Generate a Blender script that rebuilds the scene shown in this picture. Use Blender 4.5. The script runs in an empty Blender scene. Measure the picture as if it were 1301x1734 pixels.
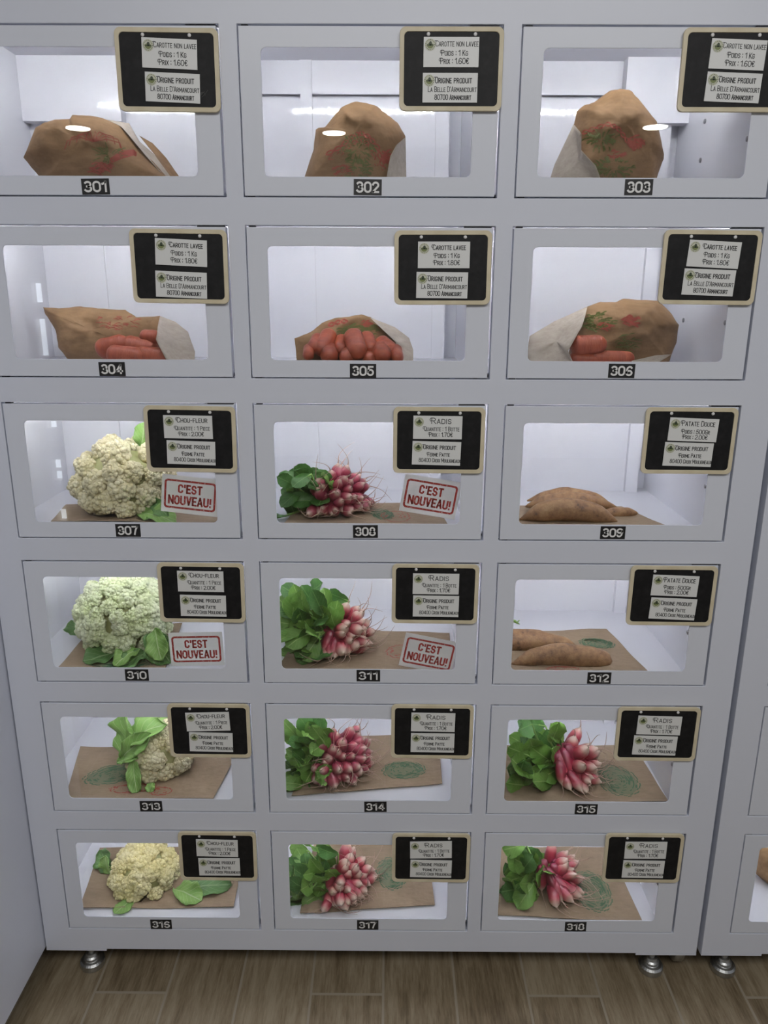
import bpy, math, random
from mathutils import Vector, Matrix, noise
from mathutils.bvhtree import BVHTree
SC = bpy.context.scene
COL = SC.collection
PI = math.pi

# ------------------------------------------------------------------ camera, world, lights
FPX, PITCH, YAW, ROLL = 1300.0, 1.29878664, 0.00459498825, 0.0042846236
ZT = 1.797                                   # height of the top edge of the top row of doors
CAM = Vector((0.0298487, -1.30015677, ZT - 0.39390276))
RM = Matrix.Rotation(YAW, 3, 'Z') @ Matrix.Rotation(PITCH, 3, 'X') @ Matrix.Rotation(ROLL, 3, 'Z')
cd = bpy.data.cameras.new('camera')
cd.sensor_fit = 'HORIZONTAL'; cd.sensor_width = 36.0; cd.lens = FPX / 1301 * 36.0
cd.clip_start = 0.05
cam = bpy.data.objects.new('camera', cd); COL.objects.link(cam)
cam.matrix_world = Matrix.Translation(CAM) @ RM.to_4x4()
SC.camera = cam

SC.view_settings.view_transform = 'Standard'
SC.view_settings.look = 'None'
SC.view_settings.gamma = 1.0
SC.view_settings.exposure = 0.0
try:
    SC.view_settings.use_curve_mapping = False
    SC.cycles.max_bounces = 10; SC.cycles.diffuse_bounces = 5; SC.cycles.transparent_max_bounces = 16
    SC.cycles.caustics_reflective = False; SC.cycles.caustics_refractive = False
except Exception:
    pass
LED_POWER = 345.0
world = bpy.data.worlds.new('world'); SC.world = world; world.use_nodes = True
bg = world.node_tree.nodes['Background']
bg.inputs[0].default_value = (0.90, 0.93, 1.0, 1); bg.inputs[1].default_value = 0.30

def area(name, loc, target, sx, sy, power, col=(1, 1, 1)):
    l = bpy.data.lights.new(name, 'AREA'); l.shape = 'RECTANGLE'; l.size = sx; l.size_y = sy
    l.energy = power; l.color = col
    o = bpy.data.objects.new(name, l); COL.objects.link(o); o.location = loc
    o.rotation_euler = (Vector(target) - Vector(loc)).to_track_quat('-Z', 'Y').to_euler()
    return o
area('overhead_fill', (0.25, -1.75, 2.57), (0.15, -0.9, 0.5), 2.2, 0.9, 46, (1, 0.99, 0.975))  # added broad fill under the ceiling, with no fixture of its own

# ------------------------------------------------------------------ pixel rays (for measuring places off the photograph)
DP, RP, DH, DW = 0.42717967, 0.28338125, 0.24164715, 0.40       # column pitch, row pitch, door height, door width
FZ = 0.010                                                       # compartment floor above the door's lower edge
XL, XR, YB, CH = -0.243, 0.171, 0.335, 0.272                     # compartment: left wall, right wall, back wall, height
def ray(u, v):
    return RM @ Vector(((u - 650.5) / FPX, -(v - 867) / FPX, -1))
def cell_origin(n, cx=0.0):
    r, c = (n - 1) // 3, (n - 1) % 3
    return Vector((cx + (c - 1) * DP, 0, ZT - r * RP - DH + FZ))
def at(n, u, v, y):                          # point at depth y in compartment n, local to its origin
    d = ray(u, v); return CAM + d * ((y - CAM.y) / d.y) - cell_origin(n)
def fl(n, u, v, z=0.0):                      # point at height z in compartment n
    d = ray(u, v); o = cell_origin(n)
    return CAM + d * ((o.z + z - CAM.z) / d.z) - o

# ------------------------------------------------------------------ materials
def mat(name, col=(0.8, 0.8, 0.8), rough=0.5, metal=0.0, spec=0.5, emit=None, es=0.0):
    m = bpy.data.materials.new(name); m.use_nodes = True
    b = m.node_tree.nodes['Principled BSDF']
    b.inputs['Base Color'].default_value = (*col, 1)
    b.inputs['Roughness'].default_value = rough
    b.inputs['Metallic'].default_value = metal
    b.inputs['Specular IOR Level'].default_value = spec
    if emit:
        b.inputs['Emission Color'].default_value = (*emit, 1); b.inputs['Emission Strength'].default_value = es
    return m
class NT:                                    # small helper for node building
    def __init__(s, m):
        s.t = m.node_tree; s.b = s.t.nodes['Principled BSDF']
    def n(s, kind, **kw):
        x = s.t.nodes.new(kind)
        for k, v in kw.items(): setattr(x, k, v)
        return x
    def l(s, a, b): s.t.links.new(a, b)
    def math(s, op, a, b=None):
        x = s.n('ShaderNodeMath', operation=op)
        for i, q in enumerate((a, b)):
            if q is None: continue
            if isinstance(q, (int, float)): x.inputs[i].default_value = q
            else: s.l(q, x.inputs[i])
        return x.outputs[0]
    def noise(s, scale, detail=4, coord='Object', vec=None, rough=0.55, stretch=None):
        x = s.n('ShaderNodeTexNoise'); x.inputs['Scale'].default_value = scale
        x.inputs['Detail'].default_value = detail; x.inputs['Roughness'].default_value = rough
        if vec is None:
            vec = s.n('ShaderNodeTexCoord').outputs[coord]
        if stretch:
            mp = s.n('ShaderNodeMapping'); mp.inputs['Scale'].default_value = stretch
            s.l(vec, mp.inputs[0]); vec = mp.outputs[0]
        s.l(vec, x.inputs['Vector']); return x.outputs['Fac']
    def ramp(s, fac, stops):
        x = s.n('ShaderNodeValToRGB'); e = x.color_ramp.elements
        while len(e) > 1: e.remove(e[-1])
        e[0].position, e[0].color = stops[0][0], (*stops[0][1], 1)
        for p, c in stops[1:]:
            q = e.new(p); q.color = (*c, 1)
        s.l(fac, x.inputs[0]); return x.outputs[0]
    def base(s, c): s.l(c, s.b.inputs['Base Color'])
    def bump(s, h, strength=0.3, dist=0.002):
        x = s.n('ShaderNodeBump'); x.inputs['Strength'].default_value = strength; x.inputs['Distance'].default_value = dist
        s.l(h, x.inputs['Height']); s.l(x.outputs[0], s.b.inputs['Normal'])

M = {}
M['paint'] = mat('cabinet_paint', (0.69, 0.72, 0.81), 0.34, spec=0.4)
t = NT(M['paint']); t.bump(t.noise(420, 2), 0.04, 0.0004)
M['door_paint'] = mat('door_paint', (0.705, 0.735, 0.815), 0.32, spec=0.4)
t = NT(M['door_paint']); t.bump(t.noise(420, 2), 0.04, 0.0004)
M['liner'] = mat('compartment_white', (0.79, 0.79, 0.84), 0.07, spec=0.45)
M['gasket'] = mat('dark_rubber', (0.03, 0.03, 0.04), 0.6)
M['steel'] = mat('zinc_steel', (0.52, 0.53, 0.53), 0.38, 1.0)
M['screw'] = mat('screw_metal', (0.30, 0.30, 0.32), 0.4, 0.9)
M['led'] = mat('led_diodes', (1, 1, 1), 0.5, emit=(0.97, 0.98, 1.0), es=LED_POWER)
M['black'] = mat('plate_black', (0.012, 0.012, 0.014), 0.45)
M['digit'] = mat('plate_white', (0.80, 0.80, 0.80), 0.5)
M['cream'] = mat('cream_plastic', (0.70, 0.62, 0.44), 0.5)
t = NT(M['cream']); t.base(t.ramp(t.noise(25, 3), [(0.3, (0.62, 0.54, 0.37)), (0.7, (0.74, 0.67, 0.50))]))
M['slate'] = mat('slate_black', (0.012, 0.012, 0.013), 0.55, spec=0.3)
t = NT(M['slate']); t.base(t.ramp(t.noise(60, 5, rough=0.7), [(0.45, (0.007, 0.007, 0.008)), (0.95, (0.022, 0.022, 0.023))]))
M['card'] = mat('card_white', (0.76, 0.77, 0.76), 0.4)
M['ink'] = mat('card_ink', (0.02, 0.02, 0.022), 0.6)
M['logo_cream'] = mat('logo_cream', (0.60, 0.61, 0.50), 0.5)
M['logo_green'] = mat('logo_green', (0.20, 0.24, 0.09), 0.5)
M['logo_dark'] = mat('logo_dark', (0.05, 0.07, 0.04), 0.5)
M['stamp_paper'] = mat('stamp_paper', (0.84, 0.82, 0.78), 0.5)
t = NT(M['stamp_paper']); tl = t.n('ShaderNodeBsdfTranslucent'); tl.inputs[0].default_value = (0.84, 0.82, 0.79, 1); ms = t.n('ShaderNodeMixShader'); ms.inputs[0].default_value = 0.6
t.l(t.b.outputs[0], ms.inputs[1]); t.l(tl.outputs[0], ms.inputs[2]); t.l(ms.outputs[0], t.t.nodes['Material Output'].inputs[0])   # paper lets light through
M['red_ink'] = mat('stamp_red', (0.42, 0.035, 0.03), 0.6)
t = NT(M['red_ink']); t.base(t.ramp(t.noise(260, 4, rough=0.75), [(0.36, (0.66, 0.46, 0.42)), (0.42, (0.45, 0.045, 0.035)), (0.8, (0.36, 0.03, 0.03))]))

def kraft(name, dark, light, trans=0.0):
    m = mat(name, light, 0.65, spec=0.25); t = NT(m)
    n1 = t.noise(14, 4); n2 = t.noise(160, 4, rough=0.7, stretch=(0.25, 1, 1))
    f = t.math('ADD', t.math('MULTIPLY', n1, 0.6), t.math('MULTIPLY', n2, 0.4))
    t.base(t.ramp(f, [(0.36, dark), (0.64, light)]))
    t.bump(t.math('ADD', t.noise(30, 3), t.math('MULTIPLY', n2, 0.05)), 0.5, 0.005)
    return m
M['kraft'] = kraft('kraft_paper', (0.165, 0.092, 0.040), (0.285, 0.172, 0.088))
M['kraft_flat'] = kraft('kraft_paper_flat', (0.235, 0.168, 0.108), (0.315, 0.233, 0.157))
M['gusset'] = kraft('pale_paper', (0.36, 0.30, 0.245), (0.52, 0.455, 0.385))
M['print_red'] = mat('print_red', (0.30, 0.055, 0.032), 0.6)
M['print_green'] = mat('print_green', (0.105, 0.115, 0.022), 0.6)
M['print_mint'] = mat('print_mint', (0.040, 0.110, 0.050), 0.6)
M['print_wash'] = mat('print_wash', (0.145, 0.150, 0.085), 0.6)

def glass_mat():
    m = bpy.data.materials.new('door_glass'); m.use_nodes = True; T = m.node_tree; T.nodes.clear()
    N = T.nodes.new; L = T.links.new
    o = N('ShaderNodeOutputMaterial'); mx = N('ShaderNodeMixShader'); tr = N('ShaderNodeBsdfTransparent'); gl = N('ShaderNodeBsdfGlossy')
    tr.inputs[0].default_value = (0.965, 0.975, 0.97, 1); gl.inputs['Roughness'].default_value = 0.0
    g = N('ShaderNodeNewGeometry'); d = N('ShaderNodeVectorMath'); d.operation = 'DOT_PRODUCT'
    L(g.outputs['Normal'], d.inputs[0]); L(g.outputs['Incoming'], d.inputs[1])
    def mm(op, a, b):
        x = N('ShaderNodeMath'); x.operation = op
        for i, q in enumerate((a, b)):
            if isinstance(q, (int, float)): x.inputs[i].default_value = q
            elif q is not None: L(q, x.inputs[i])
        return x.outputs[0]
    c = mm('ABSOLUTE', d.outputs['Value'], None)
    f = mm('ADD', mm('MULTIPLY', mm('POWER', mm('SUBTRACT', 1.0, c), 5.0), 0.93), 0.035)
    L(f, mx.inputs[0]); L(tr.outputs[0], mx.inputs[1]); L(gl.outputs[0], mx.inputs[2]); L(mx.outputs[0], o.inputs[0])
    return m
M['glass'] = glass_mat()

def ramp_mat(name, stops, axis, lo, hi, rough=0.4, spec=0.5, nscale=60, namp=0.15, bump=0.15):
    """colour along one local axis (position lo..hi), with noise"""
    m = mat(name, rough=rough, spec=spec); t = NT(m)
    sx = t.n('ShaderNodeSeparateXYZ'); t.l(t.n('ShaderNodeTexCoord').outputs['Object'], sx.inputs[0])
    v = t.math('DIVIDE', t.math('SUBTRACT', sx.outputs[axis], lo), hi - lo)
    v = t.math('ADD', v, t.math('MULTIPLY', t.math('SUBTRACT', t.noise(nscale, 4), 0.5), namp))
    t.base(t.ramp(v, stops)); t.bump(t.noise(nscale * 4, 3), bump, 0.001)
    return m
RED, PINK, PALE = (0.185, 0.013, 0.036), (0.31, 0.075, 0.09), (0.48, 0.31, 0.27)
M['radish'] = ramp_mat('radish_skin', [(0.0, (0.14, 0.010, 0.030)), (0.60, RED), (0.78, (0.25, 0.030, 0.055)), (0.89, PINK), (0.975, PALE), (1.0, (0.52, 0.38, 0.31))], 2, 0.0, 0.0425, 0.32, 0.5, 70, 0.16)
M['radish_pale'] = ramp_mat('radish_skin_pale_tip', [(0.0, (0.14, 0.010, 0.030)), (0.46, (0.20, 0.012, 0.030)), (0.70, (0.28, 0.030, 0.048)), (0.82, (0.40, 0.12, 0.12)), (0.93, (0.54, 0.35, 0.29)), (1.0, (0.60, 0.46, 0.38))], 2, 0.0, 0.0425, 0.32, 0.5, 60, 0.18)
M['root'] = mat('radish_root', (0.42, 0.28, 0.22), 0.5)
M['carrot'] = mat('carrot_skin', (0.6, 0.14, 0.03), 0.45)
t = NT(M['carrot']); t.base(t.ramp(t.noise(30, 5, stretch=(1, 1, 4)), [(0.3, (0.21, 0.035, 0.014)), (0.55, (0.30, 0.058, 0.021)), (0.8, (0.38, 0.10, 0.042))]))
t.bump(t.noise(60, 4, stretch=(1, 1, 8)), 0.5, 0.002)
M['spud'] = mat('sweet_potato_skin', (0.4, 0.2, 0.1), 0.6)
t = NT(M['spud']); t.base(t.ramp(t.noise(48, 7, rough=0.75), [(0.32, (0.06, 0.033, 0.020)), (0.42, (0.20, 0.10, 0.046)), (0.56, (0.29, 0.16, 0.072)), (0.75, (0.38, 0.24, 0.12))]))
t.bump(t.noise(70, 6), 0.5, 0.003)
def curd(name, a, b):
    m = mat(name, a, 0.6, spec=0.3); t = NT(m)
    t.base(t.ramp(t.noise(22, 4), [(0.3, b), (0.7, a)]))
    v = t.n('ShaderNodeTexVoronoi'); v.inputs['Scale'].default_value = 420; t.l(t.n('ShaderNodeTexCoord').outputs['Object'], v.inputs['Vector'])
    t.bump(t.math('MULTIPLY', v.outputs['Distance'], -1.0), 0.6, 0.0018)
    m.node_tree.nodes['Principled BSDF'].inputs['Subsurface Weight'].default_value = 0.0
    return m
M['curd'] = curd('cauliflower_curd', (0.80, 0.74, 0.53), (0.72, 0.64, 0.38))
M['curd_green'] = curd('cauliflower_curd_pale', (0.76, 0.78, 0.58), (0.62, 0.69, 0.38))
M['curd_yellow'] = curd('cauliflower_curd_yellow', (0.80, 0.73, 0.46), (0.74, 0.65, 0.30))
M['curd_stem'] = mat('curd_stem', (0.42, 0.42, 0.20), 0.6)
def leafmat(name, a, b, vein, vs=0.5):
    m = mat(name, a, 0.42, spec=0.4); t = NT(m)
    uv = t.n('ShaderNodeUVMap'); sx = t.n('ShaderNodeSeparateXYZ'); t.l(uv.outputs[0], sx.inputs[0])
    ax = t.math('ABSOLUTE', t.math('SUBTRACT', sx.outputs[0], 0.5))
    rib = t.math('LESS_THAN', ax, 0.022)
    w = t.math('FRACT', t.math('MULTIPLY', t.math('SUBTRACT', sx.outputs[1], t.math('MULTIPLY', ax, 0.75)), 7.0))
    side = t.math('MULTIPLY', t.math('LESS_THAN', w, 0.10), vs)
    f = t.math('MAXIMUM', rib, side)
    mx = t.n('ShaderNodeMix', data_type='RGBA')
    t.l(f, mx.inputs[0]); t.l(t.ramp(t.noise(28, 4), [(0.3, a), (0.7, b)]), mx.inputs[6]); mx.inputs[7].default_value = (*vein, 1)
    t.base(mx.outputs[2]); t.bump(t.math('SUBTRACT', t.noise(60, 4), t.math('MULTIPLY', f, 0.4)), 0.4, 0.003)
    # a leaf lets some light through
    out = t.t.nodes['Material Output']; tl = t.n('ShaderNodeBsdfTranslucent'); ms = t.n('ShaderNodeMixShader'); ms.inputs[0].default_value = 0.25
    t.l(mx.outputs[2], tl.inputs[0]); t.l(t.b.outputs[0], ms.inputs[1]); t.l(tl.outputs[0], ms.inputs[2]); t.l(ms.outputs[0], out.inputs[0])
    return m
M['leaf'] = leafmat('radish_leaf', (0.10, 0.225, 0.034), (0.175, 0.335, 0.065), (0.30, 0.44, 0.13), 0.30)
M['leaf_dark'] = leafmat('radish_leaf_dark', (0.04, 0.12, 0.025), (0.08, 0.20, 0.045), (0.14, 0.27, 0.08), 0.35)
M['cleaf'] = leafmat('cauliflower_leaf', (0.20, 0.38, 0.09), (0.32, 0.52, 0.15), (0.52, 0.64, 0.34))
M['cleaf_dark'] = leafmat('cauliflower_leaf_dark', (0.10, 0.23, 0.07), (0.18, 0.34, 0.11), (0.34, 0.48, 0.24))
M['stalk'] = mat('leaf_stalk', (0.24, 0.40, 0.10), 0.45)
M['wall'] = mat('room_wall_paint', (0.62, 0.61, 0.60), 0.7)
M['ceil'] = mat('ceiling_paint', (0.75, 0.75, 0.74), 0.8)
M['lamp'] = mat('downlight_glow', (1, 1, 1), 0.5, emit=(1, 0.97, 0.9), es=45)
M['daylight'] = mat('window_daylight', (1, 1, 1), 0.5, emit=(0.85, 0.93, 1.0), es=5.5)
M['alu'] = mat('white_frame', (0.8, 0.8, 0.8), 0.4)

# wood-look floor tiles: planks running towards the cabinets, staggered by thirds
m = mat('floor_tiles', rough=0.42, spec=0.35); M['floor'] = m; t = NT(m)
sx = t.n('ShaderNodeSeparateXYZ'); tc = t.n('ShaderNodeTexCoord').outputs['Object']; t.l(tc, sx.inputs[0])
PW, PL = 0.1512, 0.90
cx = t.math('DIVIDE', t.math('ADD', sx.outputs[0], 10 * PW + 0.1246), PW)
ci = t.math('FLOOR', cx); cf = t.math('FRACT', cx)
yy = t.math('DIVIDE', t.math('ADD', t.math('ADD', sx.outputs[1], 9.0 - 0.275), t.math('MULTIPLY', ci, PL / 3)), PL)
yi = t.math('FLOOR', yy); yf = t.math('FRACT', yy)
ex = t.math('MINIMUM', cf, t.math('SUBTRACT', 1.0, cf)); ey = t.math('MINIMUM', yf, t.math('SUBTRACT', 1.0, yf))
gr = t.math('MAXIMUM', t.math('LESS_THAN', ex, 0.016), t.math('LESS_THAN', ey, 0.0032))
idv = t.n('ShaderNodeCombineXYZ'); t.l(ci, idv.inputs[0]); t.l(yi, idv.inputs[1])
wn = t.n('ShaderNodeTexWhiteNoise'); t.l(idv.outputs[0], wn.inputs['Vector'])
off = t.n('ShaderNodeVectorMath', operation='SCALE'); t.l(wn.outputs['Color'], off.inputs[0]); off.inputs['Scale'].default_value = 20
pv = t.n('ShaderNodeVectorMath', operation='ADD'); t.l(tc, pv.inputs[0]); t.l(off.outputs[0], pv.inputs[1])
g1 = t.noise(9, 6, vec=pv.outputs[0], stretch=(5, 0.6, 1), rough=0.65); g2 = t.noise(55, 5, vec=pv.outputs[0], stretch=(4, 0.35, 1), rough=0.7)
gf = t.math('ADD', t.math('ADD', t.math('MULTIPLY', g1, 0.6), t.math('MULTIPLY', g2, 0.4)), t.math('MULTIPLY', t.math('SUBTRACT', wn.outputs['Value'], 0.5), 0.16))
wood = t.ramp(gf, [(0.36, (0.135, 0.098, 0.058)), (0.5, (0.245, 0.192, 0.122)), (0.64, (0.35, 0.29, 0.20))])
mx = t.n('ShaderNodeMix', data_type='RGBA'); t.l(gr, mx.inputs[0]); t.l(wood, mx.inputs[6]); mx.inputs[7].default_value = (0.35, 0.305, 0.235, 1)
t.base(mx.outputs[2]); t.bump(t.math('SUBTRACT', g2, t.math('MULTIPLY', gr, 1.5)), 0.25, 0.002)

# ------------------------------------------------------------------ mesh helpers
class MB:
    def __init__(s): s.v = []; s.f = []; s.mi = []; s.uv = None
    def add(s, vs, fs, mi=0):
        o = len(s.v); s.v += [tuple(x) for x in vs]; s.f += [tuple(i + o for i in f) for f in fs]; s.mi += [mi] * len(fs)
    def box(s, a, b, mi=0, mtx=None):
        x0, y0, z0 = a; x1, y1, z1 = b
        vs = [(x0, y0, z0), (x1, y0, z0), (x1, y1, z0), (x0, y1, z0), (x0, y0, z1), (x1, y0, z1), (x1, y1, z1), (x0, y1, z1)]
        if mtx: vs = [mtx @ Vector(v) for v in vs]
        s.add(vs, [(0, 3, 2, 1), (4, 5, 6, 7), (0, 1, 5, 4), (1, 2, 6, 5), (2, 3, 7, 6), (3, 0, 4, 7)], mi)
    def tube(s, pts, rad, n=6, mi=0, cap=True):
        pts = [Vector(p) for p in pts]; k = len(pts)
        if not hasattr(rad, '__len__'): rad = [rad] * k
        rings = []; up = None
        for i, p in enumerate(pts):
            d = (pts[min(i + 1, k - 1)] - pts[max(i - 1, 0)]).normalized()
            if up is None:
                up = Vector((0, 0, 1)) if abs(d.z) < 0.9 else Vector((1, 0, 0))
            a = d.cross(up).normalized(); b = a.cross(d).normalized(); up = b
            rings += [p + (a * math.cos(2 * PI * j / n) + b * math.sin(2 * PI * j / n)) * rad[i] for j in range(n)]
        fs = [(i * n + j, i * n + (j + 1) % n, (i + 1) * n + (j + 1) % n, (i + 1) * n + j) for i in range(k - 1) for j in range(n)]
        if cap: fs += [tuple(range(n))[::-1], tuple((k - 1) * n + j for j in range(n))]
        s.add(rings, fs, mi)
    def lathe(s, prof, n=24, mi=0, mtx=None):            # profile of (r, z)
        vs = [(r * math.cos(2 * PI * j / n), r * math.sin(2 * PI * j / n), z) for r, z in prof for j in range(n)]
        if mtx: vs = [mtx @ Vector(v) for v in vs]
        k = len(prof)
        fs = [(i * n + j, i * n + (j + 1) % n, (i + 1) * n + (j + 1) % n, (i + 1) * n + j) for i in range(k - 1) for j in range(n)]
        fs += [tuple(range(n))[::-1], tuple((k - 1) * n + j for j in range(n))]
        s.add(vs, fs, mi)
    def slab(s, poly, y0, y1, mi=0):                      # polygon in x,z given a thickness in y
        n = len(poly)
        vs = [(x, y0, z) for x, z in poly] + [(x, y1, z) for x, z in poly]
        s.add(vs, [tuple(range(n)), tuple(range(2 * n - 1, n - 1, -1))] + [(i, i + n, (i + 1) % n + n, (i + 1) % n) for i in range(n)], mi)
    def ring(s, outer, inner, y0, y1, mi=0):              # same number of points in both outlines
        n = len(outer)
        vs = [(x, y, z) for y in (y0, y1) for o in (outer, inner) for x, z in o]
        fs = []
        for i in range(n):
            j = (i + 1) % n; a, b, c, d = 0, n, 2 * n, 3 * n
            fs += [(a + i, a + j, b + j, b + i), (c + i, d + i, d + j, c + j), (a + i, c + i, c + j, a + j), (b + i, b + j, d + j, d + i)]
        s.add(vs, fs, mi)
    def obj(s, name, mats, parent=None, smooth=False, loc=None, bevel=0):
        me = bpy.data.meshes.new(name); me.from_pydata(s.v, [], s.f)
        for m in (mats if isinstance(mats, (list, tuple)) else [mats]): me.materials.append(M[m] if isinstance(m, str) else m)
        if len(me.materials) > 1: me.polygons.foreach_set('material_index', s.mi)
        if smooth: me.polygons.foreach_set('use_smooth', [True] * len(me.polygons))
        if s.uv:
            ul = me.uv_layers.new(name='UVMap')
            for lp in me.loops: ul.data[lp.index].uv = s.uv[lp.vertex_index]
        me.update()
        o = bpy.data.objects.new(name, me); COL.objects.link(o)
        if parent is not None: o.parent = parent
        if loc is not None: o.location = loc
        if bevel:
            b = o.modifiers.new('bevel', 'BEVEL'); b.width = bevel; b.segments = 2; b.limit_method = 'ANGLE'; b.angle_limit = 0.9
        return o
def rrect(x0, z0, x1, z1, r, k=6):
    p = []
    for cx, cz, a in ((x1 - r, z1 - r, 0), (x0 + r, z1 - r, 90), (x0 + r, z0 + r, 180), (x1 - r, z0 + r, 270)):
        for i in range(k + 1):
            q = math.radians(a + 90 * i / k); p.append((cx + r * math.cos(q), cz + r * math.sin(q)))
    return p
def thing(name, label, cat, loc, group=None):
    o = bpy.data.objects.new(name, None); COL.objects.link(o); o.location = loc; o.empty_display_size = 0.05
    o['label'] = label; o['category'] = cat
    if group: o['group'] = group
    return o
def tag(o, label, cat, group=None):
    o['label'] = label; o['category'] = cat
    if group: o['group'] = group
    return o
def struct(o): o['kind'] = 'structure'; return o
def dup(o, parent=None, loc=None):
    c = o.copy(); COL.objects.link(c); c.parent = parent
    if loc is not None: c.location = loc
    for ch in list(o.children): dup(ch, c)
    return c

# lettering drawn as strokes: every glyph is a list of centre lines in a box of height 1
def arc(cx, cy, rx, ry, a0, a1, n=12): return [(cx + rx * math.cos(math.radians(a0 + (a1 - a0) * i / n)), cy + ry * math.sin(math.radians(a0 + (a1 - a0) * i / n))) for i in range(n + 1)]
def ov(cx, cy, rx, ry): return arc(cx, cy, rx, ry, 90, 450, 22)
ST = [(0, 0), (0, 1)]
BOWL = [(0, 1), (.2, 1)] + arc(.2, .745, .22, .255, 80, -80, 10) + [(.2, .49), (0, .49)]
CC = arc(.21, .77, .21, .23, 5, 180, 10) + arc(.21, .23, .21, .23, 180, 355, 10)
OO = arc(.22, .74, .22, .26, 0, 180, 10) + arc(.22, .26, .22, .26, 180, 360, 10) + [(.44, .74)]
GL = {
 'A': (.46, [[(0, 0), (.23, 1)], [(.23, 1), (.46, 0)], [(.07, .3), (.39, .3)]]), 'B': (.44, [ST, BOWL, [(0, .5), (.22, .5)] + arc(.22, .25, .22, .25, 85, -85, 10) + [(.22, 0), (0, 0)]]),
 'C': (.42, [CC]), 'D': (.44, [ST, [(0, 1), (.14, 1)] + arc(.16, .72, .28, .28, 85, 0, 8) + arc(.16, .28, .28, .28, 0, -85, 8) + [(.14, 0), (0, 0)]]),
 'E': (.36, [ST, [(0, 1), (.36, 1)], [(0, .5), (.3, .5)], [(0, 0), (.36, 0)]]), 'F': (.36, [ST, [(0, 1), (.36, 1)], [(0, .5), (.3, .5)]]),
 'G': (.44, [CC + [(.42, .44), (.25, .44)]]), 'H': (.44, [ST, [(.44, 0), (.44, 1)], [(0, .5), (.44, .5)]]), 'I': (.02, [[(.01, 0), (.01, 1)]]),
 'K': (.44, [ST, [(.42, 1), (.03, .42)], [(.12, .55), (.44, 0)]]), 'L': (.34, [ST, [(0, 0), (.34, 0)]]), 'M': (.58, [ST, [(0, 1), (.29, .3)], [(.29, .3), (.58, 1)], [(.58, 1), (.58, 0)]]),
 'N': (.46, [ST, [(0, 1), (.46, 0)], [(.46, 0), (.46, 1)]]), 'O': (.44, [OO]), 'P': (.42, [ST, BOWL]), 'Q': (.46, [OO, [(.26, .2), (.48, -.06)]]), 'R': (.44, [ST, BOWL, [(.2, .49), (.44, 0)]]),
 'S': (.42, [arc(.21, .745, .20, .255, 15, 250, 12) + arc(.21, .25, .21, .25, 70, -165, 12)]), 'T': (.44, [[(.22, 0), (.22, 1)], [(0, 1), (.44, 1)]]),
 'U': (.44, [[(0, 1)] + arc(.22, .24, .22, .24, 180, 360, 12) + [(.44, 1)]]), 'V': (.44, [[(0, 1), (.22, 0)], [(.22, 0), (.44, 1)]]), 'X': (.44, [[(0, 0), (.44, 1)], [(0, 1), (.44, 0)]]),
 '0': (.52, [arc(.26, .70, .26, .30, 0, 180, 12) + arc(.26, .30, .26, .30, 180, 360, 12) + [(.52, .70)]]), '1': (.30, [[(.26, 0), (.26, 1)], [(.26, .98), (.16, .84), (.0, .78)]]),
 '2': (.50, [arc(.25, .73, .24, .27, 170, -35, 12) + [(.02, .02)], [(.0, .0), (.50, .0)]]), '3': (.50, [arc(.24, .755, .23, .245, 148, -80, 12), arc(.24, .255, .26, .255, 80, -152, 12), [(.16, .51), (.27, .51)]]),
 '4': (.56, [[(.42, 0), (.42, 1)], [(.42, 1), (0, .27)], [(0, .25), (.56, .25)]]), '5': (.50, [[(.46, 1), (.09, 1), (.04, .48)], arc(.24, .32, .26, .32, 140, -160, 14)]),
 '6': (.52, [ov(.27, .26, .25, .26), [(.02, .26), (.03, .55), (.10, .85), (.26, 1), (.40, .98), (.49, .86)]]), '7': (.50, [[(0, 1), (.50, 1)], [(.50, .99), (.32, .6), (.20, 0)]]),
 '8': (.52, [ov(.26, .755, .21, .245), ov(.26, .26, .26, .26)]), '9': (.52, [ov(.25, .74, .25, .26), [(.50, .74), (.49, .45), (.42, .15), (.26, 0), (.12, .02), (.03, .14)]]),
 ':': (.02, [[(.01, .12), (.01, .24)], [(.01, .66), (.01, .78)]]), '.': (.02, [[(.01, 0), (.01, .09)]]), '-': (.22, [[(0, .45), (.22, .45)]]), "'": (.04, [[(.02, 1), (.02, .76)]]), '!': (.06, [[(.03, 1), (.03, .44)], [(.03, .0), (.03, .03)]]),
 '\u20ac': (.44, [arc(.26, .75, .18, .25, 20, 180, 8) + arc(.26, .25, .18, .25, 180, 340, 8), [(-.02, .60), (.3, .60)], [(-.02, .42), (.28, .42)]]), ' ': (.14, []),
}
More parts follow.
